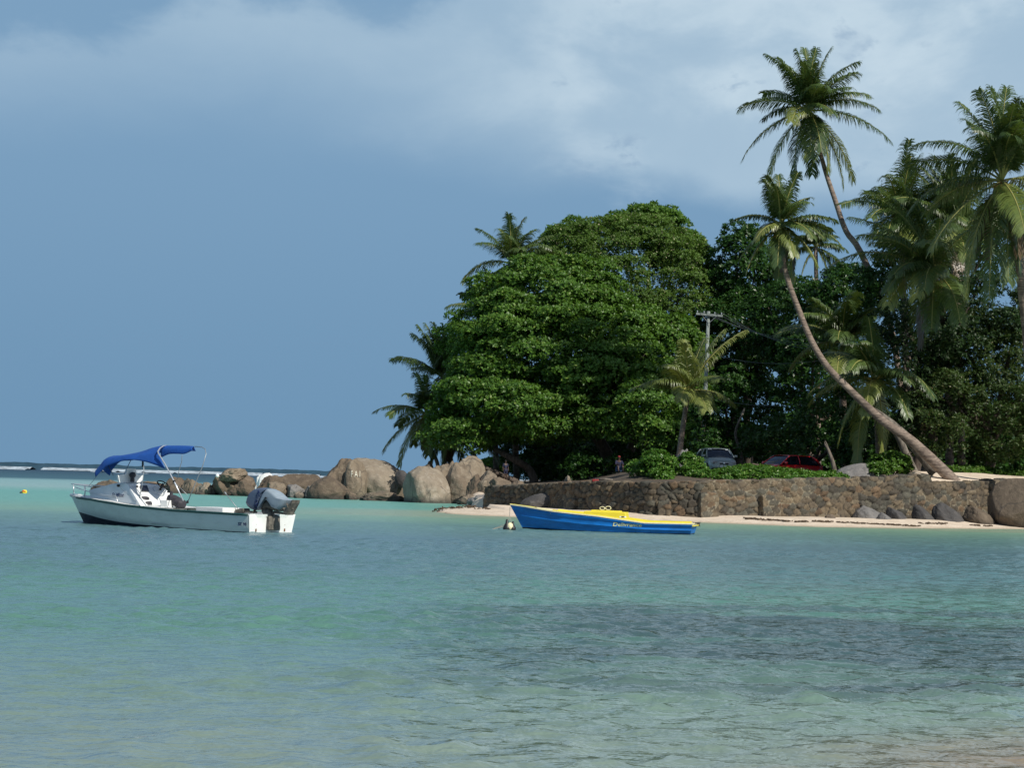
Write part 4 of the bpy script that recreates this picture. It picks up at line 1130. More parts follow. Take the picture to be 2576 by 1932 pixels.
palm('shadowy palm in the dark green behind the middle of the leaning trunk', ground_at(2125, 114), [ground_at(2125, 114), P(2120, 1000, 114), P(2118, 862, 114)], [.22, .2, .16], c,
     [(-160, 10), (-120, 50), (-60, 90), (20, 110), (90, 70), (120, -10), (70, -90), (-30, -110), (-110, -70)], 114, 49, extra=7, lmax=1.4, fl=4.0, dead=1, nuts=0)
c = P(1732, 985, 109)
palm('young palm with upright fronds in front of the utility pole', ground_at(1705, 109), [ground_at(1705, 109), P(1712, 1120, 109), P(1720, 1060, 109), P(1732, 985, 109)], [.22, .16, .14, .12], c,
     [(-10, 128), (-22, 110), (40, 130), (85, 150), (140, 150), (60, 20), (70, -40), (30, -50), (-40, 40), (-25, -30), (15, 90)], 109, 50, mat='frond_yellow', extra=4, fl=3.4, dead=0, nuts=3, lmax=1.2, droopk=.8)
# palms on the left of the point
c = P(1286, 662, 143)
palm('coconut palm against the sky at the upper left of the big layered tree', ground_at(1300, 143.5), [ground_at(1300, 143.5), P(1292, 900, 143.3), P(1286, 662, 143)], [.24, .2, .14], c,
     t6((820, 370), [(620, 182), (620, 292), (556, 500), (615, 592), (740, 165), (790, 90), (895, 110), (1040, 215), (1065, 312), (800, 640), (930, 465), (870, 560), (850, 150), (960, 200)], 2.305),
     143, 51, extra=6, lmax=1.3, fl=3.7, dead=1, nuts=8)
c = P(1235, 790, 143)
palm('dark palm half buried in the left flank of the layered tree', ground_at(1250, 143), [ground_at(1250, 143), P(1240, 900, 143), P(1235, 790, 143)], [.22, .2, .14], c,
     [(-108, 12), (-100, -25), (-60, 75), (-20, 110), (30, 105), (-40, -70), (-80, 45), (70, 60)], 143, 52, extra=5, lmax=1.3, fl=3.5, dead=0, nuts=0)
c = P(1112, 950, 143)
palm('windblown coconut palm with upright fronds at the left of the point', ground_at(1140, 144), [ground_at(1140, 144), P(1120, 1060, 143.5), P(1112, 950, 143)], [.22, .2, .16], c,
     t6((780, 700), [(470, 290), (530, 210), (600, 190), (670, 180), (800, 230), (860, 310), (285, 545), (900, 420), (560, 330), (720, 240), (340, 520), (620, 300), (940, 500), (690, 300)], 3.95),
     143, 53, extra=7, lmax=1.4, fl=3.6, dead=0, nuts=0, droopk=.7)
c = P(1072, 1042, 141)
palm('leftmost palm leaning over the rocks with drooping fronds', ground_at(1108, 141.5), [ground_at(1108, 141.5), P(1100, 1165, 141.3), P(1082, 1120, 141), P(1072, 1042, 141)], [.16, .14, .13, .12], c,
     t6((620, 1000), [(120, 1005), (230, 1380), (395, 1515), (440, 850), (340, 1130), (800, 1500), (650, 1400), (280, 1050), (500, 1300), (900, 1350), (700, 800)], 3.95),
     141, 54, extra=6, lmax=1.3, fl=3.3, dead=2, nuts=4)
palm('scrubby palm with dark hanging fronds under the left of the layered tree', ground_at(1120, 140), [ground_at(1120, 140), P(1115, 1165, 140), P(1140, 1090, 140)], [.12, .11, .10], P(1140, 1090, 140),
     [(-50, -75), (-20, -95), (20, -90), (60, -70), (90, -40), (-80, -30), (110, -75)], 140, 55, extra=2, fl=2.6, dead=2, nuts=0)

# broken leaning trunks beside the leaning palm, and bare trunks further back
def stub(label, pts, rs, name='broken_trunk', bark='bark_pale'):
    root = thing(name, pts[0], label, 'tree trunk')
    limbs(root, bark, [(pts, rs)], 'trunk')
    mb = MB(); e = Vector(pts[-1])-Vector(pts[0]); rng = random.Random(len(label))
    dr = (Vector(pts[-1])-Vector(pts[-2])).normalized()
    for k in range(7):
        a = rng.uniform(0, 6.28); q = e+Vector((math.cos(a), 0, math.sin(a)))*rs[-1]*.7
        mb.tube([q-dr*.05, q+dr*rng.uniform(.12, .4)], [.06, .015], 5)
    mb.build('splintered_end', M[bark], root)
stub('broken dead trunk lying along the upper side of the leaning palm', [P(2352, 1190, 98.3), P(2296, 1118, 98.4), P(2255, 1078, 98.4), P(2212, 1044, 98.4)], [.3, .25, .24, .2])
stub('dark mossy trunk leaning just left of the leaning palm foot', [ground_at(2300, 100), P(2278, 1140, 100), P(2256, 1090, 100), P(2230, 1058, 100)], [.24, .19, .18, .14], 'leaning_trunk')
stub('slim grey trunk between the red car and the low palm', [ground_at(2104, 106), P(2094, 1160, 106), P(2078, 1120, 106)], [.14, .11, .08], 'slim_trunk')
stub('thin pinkish trunk behind the right side of the silver car', [ground_at(1872, 120), P(1864, 1140, 120), P(1850, 1090, 120), P(1868, 1040, 120)], [.12, .10, .08, .05], 'slim_trunk')

# ------------------------------------------------------------------ boats
class Frame:
    """a boat's own axes: x to the bow, y to the port side (towards the camera), z up"""
    def __init__(s, o, rz):
        s.o = Vector(o); s.rz = rz; s.X = Vector((math.cos(rz), math.sin(rz), 0)); s.Y = Vector((-math.sin(rz), math.cos(rz), 0))
    def loc(s, w):
        d = Vector(w)-s.o; return Vector((d.dot(s.X), d.dot(s.Y), d.z))
    def onY(s, px, py, y):
        """point seen at a photo pixel, lying in the upright fore and aft plane at y"""
        C0 = Vector((0, 0, CAMZ)); r = ray(px, py)
        t = (y-(C0-s.o).dot(s.Y))/r.dot(s.Y); return s.loc(C0+r*t)
    def onX(s, px, py, x):
        C0 = Vector((0, 0, CAMZ)); r = ray(px, py)
        t = (x-(C0-s.o).dot(s.X))/r.dot(s.X); return s.loc(C0+r*t)

class Hull:
    def __init__(s, L, Lk, beam, sheer, keel, chine_b, chine_z, transom_rake=0.0, knuckle=()):
        s.__dict__.update(L=L, Lk=Lk, beam=beam, sheer=sheer, keel=keel, cb=chine_b, cz=chine_z, rake=transom_rake, knuckle=knuckle)
    def x_of(s, t, h):   # h 0 keel .. 1 sheer
        return t*(s.Lk+(s.L-s.Lk)*h)-s.rake*h*(1-t)
    def sec(s, t, n=9, inset=0.0):
        b = lerp(t, s.beam)-inset; b = max(b, .012); zs = lerp(t, s.sheer); zk = lerp(t, s.keel); cb = min(lerp(t, s.cb), b); cz = lerp(t, s.cz)
        P_ = [(0, zk), (cb*.55, zk+(cz-zk)*.45), (cb, cz)]
        for i in range(1, n):
            f = i/(n-1); y = cb+(b-cb)*(f**.75); z = cz+(zs-cz)*f
            for (zc, w, dd) in s.knuckle:
                y += dd*math.exp(-((f-zc)/w)**2)*(1 if t < .97 else 0)
            P_.append((y, z))
        return [(s.x_of(t, (z-zk)/(zs-zk)), y, z) for y, z in P_]
    def side_y(s, x, z):
        t = x/s.L
        for _ in range(5):
            zs = lerp(t, s.sheer); zk = lerp(t, s.keel); h = (z-zk)/(zs-zk)
            t += (x-s.x_of(t, h))/s.L
            t = min(1, max(0, t))
        sc = s.sec(t, 15)[2:]
        return float(np.interp(z, [q[2] for q in sc], [q[1] for q in sc]))
    def mesh(s, mb, nst=36):
        secs = []
        for i in range(nst+1):
            t = i/nst; t = 1-(1-t)**1.25
            a = s.sec(t)
            secs.append([(x, -y, z) for x, y, z in reversed(a[1:])]+a)
        mb.loft(secs)
        mb.add(secs[0], [tuple(range(len(secs[0])))])

def hull_paint(name, top, bottom, line, mark=None, stain=.12):
    """hull paint with an antifouling band; line = [(x, z)] upper edge of the band"""
    m = bpy.data.materials.new(name); m.use_nodes = True; nt = m.node_tree
    b = nt.nodes['Principled BSDF']; tc = nd(nt, 'ShaderNodeTexCoord'); s = nd(nt, 'ShaderNodeSeparateXYZ'); nt.links.new(tc.outputs['Object'], s.inputs[0])
    x, z = s.outputs[0], s.outputs[2]
    lo, hi = line[0][0], line[-1][0]
    lv = curve(nt, x, [(a, v+.5) for a, v in line], lo, hi)
    band = val(nt, 'GREATER_THAN', val(nt, 'SUBTRACT', lv, .5), z)
    n = noisef(nt, scaled(nt, tc.outputs['Object'], (1.2, 1.2, 3)), 1.5, 6, .65)
    n2 = noisef(nt, scaled(nt, tc.outputs['Object'], (9, 9, .9)), 1, 4, .6)
    c = mixc(nt, smooth(nt, n, .35, .7), top, tuple(q*(1-stain) for q in top))
    c = mixc(nt, val(nt, 'MULTIPLY', smooth(nt, n2, .60, .78), .35), c, (top[0]*.55, top[1]*.46, top[2]*.34))
    c = mixc(nt, band, c, bottom)
    nt.links.new(c, b.inputs['Base Color']); b.inputs['Roughness'].default_value = .38
    bp = nd(nt, 'ShaderNodeBump'); bp.inputs['Distance'].default_value = .012
    nt.links.new(n, bp.inputs['Height']); nt.links.new(bp.outputs[0], b.inputs['Normal'])
    return m

def hull_text(hull, s, x0, z0, height, mat, parent, length=None, shear=0.0, flip=True, bold=.0, slope=0.0, name='lettering', surf=None):
    """letters lying 4 mm proud of the port side, reading from bow to stern (left to right as seen)"""
    V, Fs = text_mesh(s, height*1.4, shear, bold)
    bm = bmesh.new(); vs = [bm.verts.new(v) for v in V]
    for f in Fs: bm.faces.new([vs[i] for i in f])
    bmesh.ops.triangulate(bm, faces=bm.faces[:])
    w = max(v.co.x for v in bm.verts)
    kx = (length/w) if length else 1.0
    for v in bm.verts:
        u, h = v.co.x*kx, v.co.y
        x = x0-u; z = z0+h+slope*u
        y = surf(x, z) if surf else hull.side_y(x, z)
        v.co = Vector((x, y+.018, z))
    me = bpy.data.meshes.new(name); bm.to_mesh(me); bm.free()
    return mesh_obj(name, me, mat, parent)

def make_white_boat():
    th = math.radians(38)
    W = 1.9
    near = G(623, 1342, 0)                       # port stern corner at the waterline
    o = near+Vector((math.sin(th), math.cos(th), 0))*W*.46
    rz = math.pi-th
    fr = Frame(o, rz)
    L = fr.onY(181, 1246, 0).x                   # stem head
    bowz = fr.onY(181, 1248, 0).z
    root = thing('motorboat', o, 'moored white fishing motorboat with blue sun canopy and tilted grey outboard', 'boat', rz=rz)
    z0 = fr.onY(623, 1294, W/2).z
    H = Hull(L, fr.onY(216, 1330, 0).x, [(0, W/2), (.3, 1.02), (.55, 1.0), (.75, .80), (.88, .50), (.96, .20), (1, .03)],
             [(0, z0), (.35, z0+.03), (.6, z0+.12), (.8, z0+.24), (1, bowz)], [(0, -.25), (.8, -.28), (.95, -.2), (1, -.12)],
             [(0, W/2-.12), (.4, .82), (.7, .55), (.9, .15), (1, .012)], [(0, -.05), (.6, -.02), (.9, .12), (1, .2)], .06, knuckle=[(.42, .05, .02)])
    mb = MB(); H.mesh(mb)
    hp = hull_paint('white_hull_paint', (.62, .68, .66), (.012, .014, .03), [(-.3, .035), (L*.3, .05), (L*.55, .09), (L*.75, .17), (L*.9, .30), (L+.2, .42)])
    hull = mb.build('hull', hp, root, True, auto=True)
    # transom board, brighter paint, with the motor cut out
    mb = MB(); T = []
    tw = lambda z: H.sec(0)[2][1] if z < 0 else float(np.interp(z, [q[2] for q in H.sec(0, 15)[2:]], [q[1] for q in H.sec(0, 15)[2:]]))
    prof = [(-tw(0.03), -.03), (-W/2, z0), (-.72, z0+.01), (-.60, z0-.10), (.60, z0-.10), (.72, z0+.01), (W/2, z0), (tw(.03), -.03)]
    mb.prism([(-.035-.06*max(0, z)/z0, y, z) for y, z in prof], (-.02, 0, 0))
    mb.build('transom', M['white_paint'], root)
    mb = MB()
    for (y, z, s_) in ((.62, .09, .045), (.62, .27, .025), (-.55, .09, .045), (-.55, .25, .02)): mb.box((-.075, y, z), (.02, s_, s_*1.8), bev=.005)
    mb.tube([(-.07, -.9, z0+.03), (-.09, -.94, z0-.03)], .02, 6)
    mb.build('rust_stain', M['rust'], root)
    # rubbing strake
    mb = MB()
    for sg in (1, -1):
        pts = []
        for i in range(31):
            t = i/30*(.93 if sg > 0 else .97); q = H.sec(t)[-1]; pts.append((q[0], sg*(q[1]+.015), q[2]-.015))
        mb.tube(pts, .035, 6)
    mb.build('rubbing_strake', M['green_rub'], root, True)
    # gunwale cap and foredeck
    mb = MB(); secs = []
    for i in range(31):
        t = i/30; q = H.sec(t)[-1]; b_ = max(.012, q[1])
        secs.append([(q[0], y_, q[2]+.012+.05*(1-(y_/b_)**2)*(1 if t > .5 else 0)) for y_ in np.linspace(-b_, b_, 9)] if t > .42 else None)
    mb.loft([c for c in secs if c])
    for sg in (1, -1):
        sc = []
        for i in range(15):
            t = i/30; q = H.sec(t)[-1]; sc.append([(q[0], sg*q[1], q[2]+.01), (q[0], sg*(q[1]-.10), q[2]+.014), (q[0], sg*(q[1]-.11), q[2]-.25)])
        mb.loft(sc)
    mb.build('deck', M['white_paint'], root, auto=True)
    mb = MB(); sc = []
    for i in range(15):
        t = i/30; q = H.sec(t)[-1]; sc.append([(q[0]+.02, -q[1]+.1, .14), (q[0]+.02, q[1]-.1, .14)])
    mb.loft(sc); mb.build('cockpit_floor', M['deck'], root)
    # cuddy cabin: port side panel, roof, starboard side, bulkhead
    yb = .93                                    # foot of the cabin side
    xa = fr.onY(352, 1273, yb).x               # aft foot of the side panel
    pf = fr.onY(222, 1257, .52)                # forward foot
    a_top = fr.onY(323, 1217, .62); f_top = fr.onY(286, 1216.5, .50); n_top = fr.onY(220, 1233, .26)
    zf = lambda x: lerp(x/L, H.sheer)+.03
    xf = pf.x
    ztop = a_top.z
    port = [Vector((xa, yb, zf(xa))), Vector((a_top.x+.02, .64, ztop)), Vector((f_top.x, .50, f_top.z)), Vector((n_top.x, .20, n_top.z)), Vector((xf+.10, .34, zf(xf+.1)))]
    st = [Vector((p.x, -p.y, p.z)) for p in port]
    mb = MB()
    mb.prism([tuple(p) for p in port], (0, -.03, 0)); mb.prism([tuple(p) for p in st], (0, .03, 0))
    mb.loft([[port[1], port[1].lerp(st[1], .5)+Vector((0, 0, .06)), st[1]], [port[2], port[2].lerp(st[2], .5)+Vector((0, 0, .06)), st[2]], [port[3], port[3].lerp(st[3], .5)+Vector((0, 0, .03)), st[3]], [port[4], port[4].lerp(st[4], .5)+Vector((.12, 0, 0)), st[4]]])
    cab = mb.build('cabin', M['cabin_paint'], root, auto=True)
    # aft bulkhead (full width, bright in the sun)
    xb = xa-.02
    prof = [(-.93, zf(xb)-.02), (-.90, zf(xb)+.16), (-.55, ztop-.02), (0, ztop+.045), (.60, ztop), (.93, zf(xb)-.0), (.80, .16), (-.80, .16)]
    # the bulkhead leans with the aft edge of the side panel
    lean = lambda z: (a_top.x+.02-xa)*(z-zf(xa))/(ztop-zf(xa))
    mb = MB(); mb.prism([(xb+lean(z)*(1 if z > .2 else .3), y, z) for y, z in prof], (.03, 0, 0))
    bulk = mb.build('bulkhead', M['white_paint'], root)
    nv = Vector((-(ztop-zf(xa)), 0, (a_top.x+.02-xa))).normalized()   # outward normal of the bulkhead
    def onB(px, py, off=.02):
        # point on the leaning bulkhead
        C0 = Vector((0, 0, CAMZ)); r = ray(px, py); a = fr.loc(C0); b = fr.loc(C0+r)-a
        p0 = Vector((xb, 0, zf(xb))); t = (p0-a).dot(nv)/b.dot(nv); return a+b*t+nv*off
    mb = MB(); w = [onB(*p_) for p_ in ((351, 1224), (369, 1224), (374, 1238), (356, 1237))]
    mb.prism(w, nv*.02); mb.build('cabin_window', M['glass'], root)
    mb = MB()
    c0 = onB(344, 1226); mb.tube([c0, c0+nv*.03], .035, 12); mb.build('gauge', M['black'], root)
    # steering wheel and a ring modelled in place of its shadow on the bulkhead
    c1 = onB(403, 1232, .20); zax = nv; xax = Vector((0, 1, 0)); yax = zax.cross(xax)
    R_ = .185
    mb = MB(); ring = [c1+(xax*math.cos(a)+yax*math.sin(a))*R_ for a in np.linspace(0, 2*math.pi, 29)]
    mb.tube(ring, .018, 7, False)
    for a in (math.pi/2, math.pi*7/6, math.pi*11/6): mb.tube([c1-zax*.03, c1+(xax*math.cos(a)+yax*math.sin(a))*R_], .016, 6)
    mb.tube([c1+zax*.02, c1-zax*.20], .04, 10)
    mb.build('steering_wheel', M['black'], root, True)
    mb = MB(); c2 = onB(398, 1238, .05); mb.tube([c2+(xax*math.cos(a)+yax*math.sin(a))*.2 for a in np.linspace(0, 2*math.pi, 25)], .014, 6, False)
    mb.build('wheel_shadow_ring', M['steel'], root, True)
    # rails on the bulkhead edge
    mb = MB(); mb.tube([onB(331, 1227, .05), onB(336, 1228, .06), onB(354, 1249, .05)], .013, 6); mb.build('hand_rail', M['steel'], root, True)
    # dark gear: throttle box, bags
    mb = MB()
    g0 = fr.onY(360, 1263, .45)
    mb.box(g0+Vector((0, 0, .03)), (.34, .26, .28), bev=.08); mb.box(g0+Vector((-.22, .05, -.08)), (.3, .22, .14), Matrix.Rotation(.4, 3, 'Y'), bev=.05)
    mb.build('black_bag', M['dark_gear'], root, True)
    mb = MB(); g1 = fr.onY(444, 1262, .05)
    mb.box(g1, (.62, .34, .26), Matrix.Rotation(-.35, 3, 'Y'), bev=.09); mb.box(g1+Vector((.24, .0, .16)), (.10, .06, .24), bev=.02)
    mb.box(g1+Vector((.30, 0, .28)), (.24, .05, .05), bev=.02)
    mb.build('seat_with_cover', M['dark_gear'], root, True)
    mb = MB(); g2 = fr.onY(420, 1272, .25); mb.box(g2+Vector((0, 0, -.02)), (.30, .25, .36), bev=.02); mb.build('white_locker', M['white_paint'], root)
    # white bench box aft, above the gunwale
    mb = MB(); a = fr.onY(518, 1281, .3); b_ = fr.onY(585, 1284, .3)
    mb.box((a+b_)/2+Vector((0, 0, -.05)), (abs(a.x-b_.x), .8, .24), bev=.015); mb.build('bench_box', M['white_paint'], root)
    # white stepped console board on the cabin roof with a dark spot lamp
    bp_ = fr.onX(328, 1214, a_top.x+.25); bx = bp_.x
    def onXp(px, py): return fr.onX(px, py, bx)
    pts = [onXp(*q) for q in ((301, 1215), (297, 1196), (317, 1193), (320, 1179), (342, 1180), (343, 1193), (361, 1196), (358, 1213), (331, 1214), (318, 1215))]
    mb = MB(); mb.prism(pts, (.07, 0, 0)); mb.build('roof_board', M['white_paint'], root)
    mb = MB(); q = onXp(328, 1195); mb.lathe([(.02, -.09), (.085, -.06), (.095, 0), (.08, .06), (.03, .085)], 12, Matrix.Translation(q+Vector((-.1, 0, 0))) @ Matrix.Rotation(math.pi/2, 4, 'Y'))
    mb.box(q+Vector((-.1, 0, -.15)), (.1, .1, .14), bev=.02); mb.build('spot_lamp', M['dark_gear'], root, True)
    mb = MB(); q = fr.onY(299, 1222, .58); mb.lathe([(.01, -.04), (.05, -.03), (.05, .03), (.01, .04)], 10, Matrix.Translation(q+Vector((0, .02, 0)))); mb.build('side_lamp', M['black'], root, True)
    # pulpit rail
    mb = MB()
    q0 = fr.onY(184.5, 1218, .04); q1 = fr.onY(186, 1244, .04)
    pr = [fr.onY(232, 1226, .42), fr.onY(213, 1222, .32), q0+Vector((.02, .05, 0)), q0+Vector((.05, 0, 0)), q0+Vector((.02, -.05, 0)), Vector((fr.onY(213, 1222, .32).x, -.32, fr.onY(213, 1222, .32).z)), Vector((fr.onY(240, 1228, .42).x, -.42, fr.onY(232, 1226, .42).z))]
    mb.tube(pr, .016, 6)
    mb.tube([q0, q1], .016, 6)
    pm = fr.onY(190, 1226, .08); pe = fr.onY(215, 1235, .30)
    mb.tube([pm, pe, fr.onY(262, 1246, .72), fr.onY(291, 1247.5, .86), fr.onY(296, 1262, .96)], .015, 6)
    mb.tube([fr.onY(213, 1222, .32), fr.onY(214, 1236, .34), Vector((fr.onY(213, 1240, .34).x, .34, zf(fr.onY(213, 1240, .34).x)))], .02, 6)
    mb.build('bow_rail', M['steel'], root, True)
    mb = MB(); q = Vector((L-.02, 0, bowz+.02)); mb.box(q+Vector((-.16, 0, .02)), (.42, .14, .07), bev=.02); mb.tube([q+Vector((.02, -.05, .0)), q+Vector((.02, .05, 0))], .05, 10)
    mb.build('bow_roller', M['steel'], root)
    # ----- blue canopy (bimini): arched cloth over hoops
    # near edge and far edge given from the photo, crown line between
    yP, yS = .92, -.92
    rows = [  # (near edge px, ridge px, far edge px)
        ((240, 1200), (250, 1180), (262, 1186)),
        ((256, 1184), (258, 1168), (270, 1170)),
        ((271, 1172), (271, 1151), (290, 1150)),
        ((318, 1157.5), (300, 1148), (318, 1147)),
        ((357, 1160), (350, 1139), (352, 1140)),
        ((388, 1169), (378, 1130), (384, 1130)),
        ((415, 1180), (402, 1124.5), (412, 1123))]
    secs = []
    for nr, rg, fa in rows:
        A = fr.onY(*nr, yP); Bm = fr.onY(*rg, yP*.55); Cc = fr.onY(*fa, yS*.6)
        Dd = Vector((Cc.x, yS*.85, Cc.z-.13))
        p = [A, A.lerp(Bm, .5)+Vector((0, .10, .05)), Bm, Bm.lerp(Cc, .5)+Vector((0, 0, .03)), Cc, Dd]
        secs.append(p)
    # resample smoothly
    def smooth_rows(rows_, n):
        A = np.array([[tuple(q) for q in r] for r in rows_]); out = []
        def cr(P_, t):
            m = len(P_)-1; f = t*m; i = min(int(f), m-1); u = f-i
            g = lambda k: P_[min(max(k, 0), m)]
            return .5*((2*g(i))+(g(i+1)-g(i-1))*u+(2*g(i-1)-5*g(i)+4*g(i+1)-g(i+2))*u*u+(3*g(i)-g(i-1)-3*g(i+1)+g(i+2))*u**3)
        mid = [np.array([cr(r, t) for t in np.linspace(0, 1, n)]) for r in A]
        mid = np.array(mid)
        return [[tuple(cr(mid[:, j], t)) for j in range(n)] for t in np.linspace(0, 1, 25)]
    R1 = smooth_rows(secs, 15)
    # rear section, hanging slack: seen from below, dark
    rows2 = [((415, 1180), (402, 1124.5), (412, 1123)), ]
    yQ = .55
    def cloth(rows_, name):
        mb = MB(); mb.loft(rows_); o_ = mb.build(name, M['canvas'], root, True)
        md = o_.modifiers.new('thickness', 'SOLIDIFY'); md.thickness = .012
        return o_
    cloth(R1, 'canopy')
    rr = []
    for nr, top_, fa in (((404, 1152), (412, 1122.5), (424, 1122)), ((424, 1143), (430, 1122), (440, 1122)), ((445, 1142), (450, 1122), (458, 1122)), ((464, 1142), (470, 1123), (476, 1122.5)), ((484, 1133), (486, 1124), (488, 1123.5))):
        A = fr.onY(*nr, .42); Bm = fr.onY(*top_, .30); Cc = fr.onY(*fa, -.30)
        rr.append([A, A.lerp(Bm, .55)+Vector((0, .05, .0)), Bm, Bm.lerp(Cc, .5)+Vector((0, 0, .01)), Cc, Cc+Vector((0, -.08, -.14))])
    cloth(smooth_rows(rr, 13), 'canopy_rear')
    # hoops and stays
    def hoop(name, near_pts, mat, r=.016, y=.95, mirror=True):
        pts = [fr.onY(px, py, yy) for px, py, yy in near_pts]
        if mirror:
            ot = [Vector((p.x, -p.y, p.z)) for p in reversed(pts)]
            pts = pts+ot
        mb = MB(); mb.tube(pts, r, 7); return mb.build(name, M[mat], root, True)
    hoop('main_hoop', [(461, 1260, .97), (438, 1211, .97), (416, 1169, .95), (399, 1142, .90), (397, 1136, .84), (403, 1127, .62), (411, 1122, .45), (420, 1121.5, 0)], 'steel', .022, mirror=False)
    hoop('rear_hoop', [(472, 1264, .95), (489, 1222, .95), (510, 1172, .92), (518.5, 1142, .86), (516, 1130, .74), (508, 1125, .55), (490, 1123.5, .30)], 'dull_steel', .013, mirror=False)
    hoop('front_hoop', [(350, 1254, .95), (357, 1225, .94), (362, 1185, .92), (361, 1163, .86)], 'dull_steel', .012, mirror=False)
    mb = MB()
    mb.tube([fr.onY(224, 1222, .45), fr.onY(243, 1199, .70)], .008, 5)
    mb.tube([fr.onY(273, 1172, -.5), fr.onY(285, 1196, -.5)], .014, 5)
    mb.tube([fr.onY(329, 1158, .0), fr.onY(316, 1185, .2), fr.onY(303, 1213, .45)], .012, 5)
    mb.tube([fr.onY(458, 1145, -.6), fr.onY(457, 1162, -.75), fr.onY(450, 1184, -.85), fr.onY(447, 1205, -.9)], .011, 5)
    mb.tube([fr.onY(440, 1214, -.9), fr.onY(472, 1246, -.9)], .008, 5)
    mb.tube([fr.onY(305, 1230, .75), fr.onY(348, 1268, .9)], .006, 5)
    mb.build('stay', M['dull_steel'], root, True)
    mb = MB(); q = fr.onY(359, 1166, .7); mb.box(q, (.05, .04, .22), bev=.01)
    q = fr.onY(438, 1211, .97); mb.box(q, (.06, .07, .06), bev=.01); q = fr.onY(472, 1263, .95); mb.box(q, (.05, .05, .09), bev=.01)
    mb.build('strap', M['black'], root)
    # tiller rod / aerial with flag at the stern
    mb = MB(); mb.tube([fr.onY(598, 1280, .2), fr.onY(565, 1238, .2)], .012, 6); mb.tube([fr.onY(569, 1243, .2), fr.onY(565, 1238, .2)], .022, 6); mb.build('rod', M['dull_steel'], root, True)
    mb = MB(); q = fr.onY(610, 1284, .1); mb.box(q+Vector((0, 0, -.02)), (.34, .3, .12), Matrix.Rotation(.15, 3, 'Y'), bev=.03); mb.box(q+Vector((-.34, 0, -.04)), (.36, .22, .06), bev=.02)
    mb.build('battery_cover', M['motor_leg'], root)
    # ----- outboard, tilted up
    tilt = []
    yo = 0.0
    mo = lambda px, py, y=yo: fr.onY(px, py, y)
    dark = [(628.6, 1266), (631, 1256), (635, 1246), (640, 1238), (649, 1230.5), (660.5, 1227.5), (671, 1227.5), (682, 1230), (675, 1236), (669, 1245), (664, 1256), (659, 1269), (655, 1282), (648.5, 1284), (640, 1281), (633, 1275)]
    pale = [(682, 1230), (693, 1235), (703, 1242), (711, 1250), (719, 1256.5), (729, 1259), (723, 1270), (716, 1278), (708, 1283), (696, 1279), (689, 1268), (683, 1260), (674, 1256.5), (667, 1266), (661, 1279), (655.6, 1282), (659.6, 1269), (664.6, 1256), (669.6, 1245), (675.6, 1236)]
    def pillow(poly, w, mb, ctr):
        P0 = [mo(*q, 0) for q in poly]; C_ = mo(*ctr, 0)
        lv = [(-1, .55), (-.97, .74), (-.86, .89), (-.6, .975), (0, 1), (.6, .975), (.86, .89), (.97, .74), (1, .55)]
        mb.loft([[C_.lerp(p, s_)+Vector((0, y_*w, 0)) for p in P0] for y_, s_ in lv], close=True, cap=True)
    mb = MB(); pillow(dark, .24, mb, (651, 1259)); cowl = mb.build('outboard_motor', M['cowl_dark'], root, auto=True)
    mb = MB(); pillow(pale, .235, mb, (687, 1248)); mb.build('cowl_rear', M['cowl'], cowl, auto=True)
    mb = MB(); q = mo(669, 1253, .25); mb.tube([q, q+Vector((0, .03, 0))], .03, 9); mb.build('cowl_latch', M['black'], cowl)
    # cut below the cowl: dark leg, bracket, propeller
    mb = MB()
    mb.tube([mo(662, 1282), mo(672, 1270), mo(682, 1270), mo(700, 1279), mo(716, 1282)], [.08, .13, .15, .09, .06], 10)
    mb.tube([mo(664, 1283), mo(676, 1290), mo(682, 1300), mo(686, 1312), mo(684, 1332)], [.10, .15, .13, .12, .11], 10)
    mb.box((-.15, 0, z0*.5+.02), (.12, .46, z0*.75), Matrix.Rotation(.06, 3, 'Y'), bev=.03)
    mb.box(mo(692, 1314, -.12), (.16, .12, .42), Matrix.Rotation(-.1, 3, 'Y'), bev=.04)
    mb.tube([mo(690, 1288), mo(714, 1292)], [.04, .035], 7)
    mb.build('motor_leg', M['motor_leg'], cowl, True)
    mb = MB(); mb.prism([mo(713, 1285, .16), mo(735, 1258, .16), mo(734, 1266, .16), mo(718, 1296, .16), mo(712, 1294, .16)], (0, -.32, 0)); mb.build('cavitation_plate', M['motor_leg'], cowl)
    mb = MB(); hb = mo(731, 1278)
    mb.tube([hb+Vector((.06, 0, 0)), hb+Vector((-.1, 0, .0))], [.06, .045], 9)
    for k in range(3):
        a = k*2.094+.5; d_ = Vector((0, math.cos(a), math.sin(a))); s_ = Vector((.06, -math.sin(a)*.08, math.cos(a)*.08))
        p0 = hb+d_*.04+Vector((-.04, 0, 0)); p1 = hb+d_*.17
        mb.prism([p0-s_*.4, p0+s_*.4, p1+s_, p1+d_*.03, p1-s_], (-.012, 0, 0))
    mb.build('propeller', M['motor_leg'], cowl)
    mb = MB(); mb.tube([mo(637, 1290, .05), mo(643, 1282, .05)], .035, 7); mb.build('tiller_handle', M['rust'], cowl, True)
    # maker's name round the top of the cowl
    V, Fs = text_mesh('HONDA', .16, bold=.004)
    ww = max(v.x for v in V)
    a0, a1 = mo(636, 1279, .26), mo(650, 1232, .22)
    ud = (a1-a0); vd = Vector((.35, 0, .11)).normalized()*-1
    from mathutils.bvhtree import BVHTree
    bv = BVHTree.FromPolygons([v.co for v in cowl.data.vertices], [tuple(p.vertices) for p in cowl.data.polygons])
    VV = []
    for v in V:
        q = a0+ud*(v.x/ww)+vd*(v.y*.95)*-1*-1
        h = bv.ray_cast(q+Vector((0, 1, 0)), Vector((0, -1, 0)))
        VV.append(tuple((h[0] if h[0] else q)+Vector((0, .012, 0))))
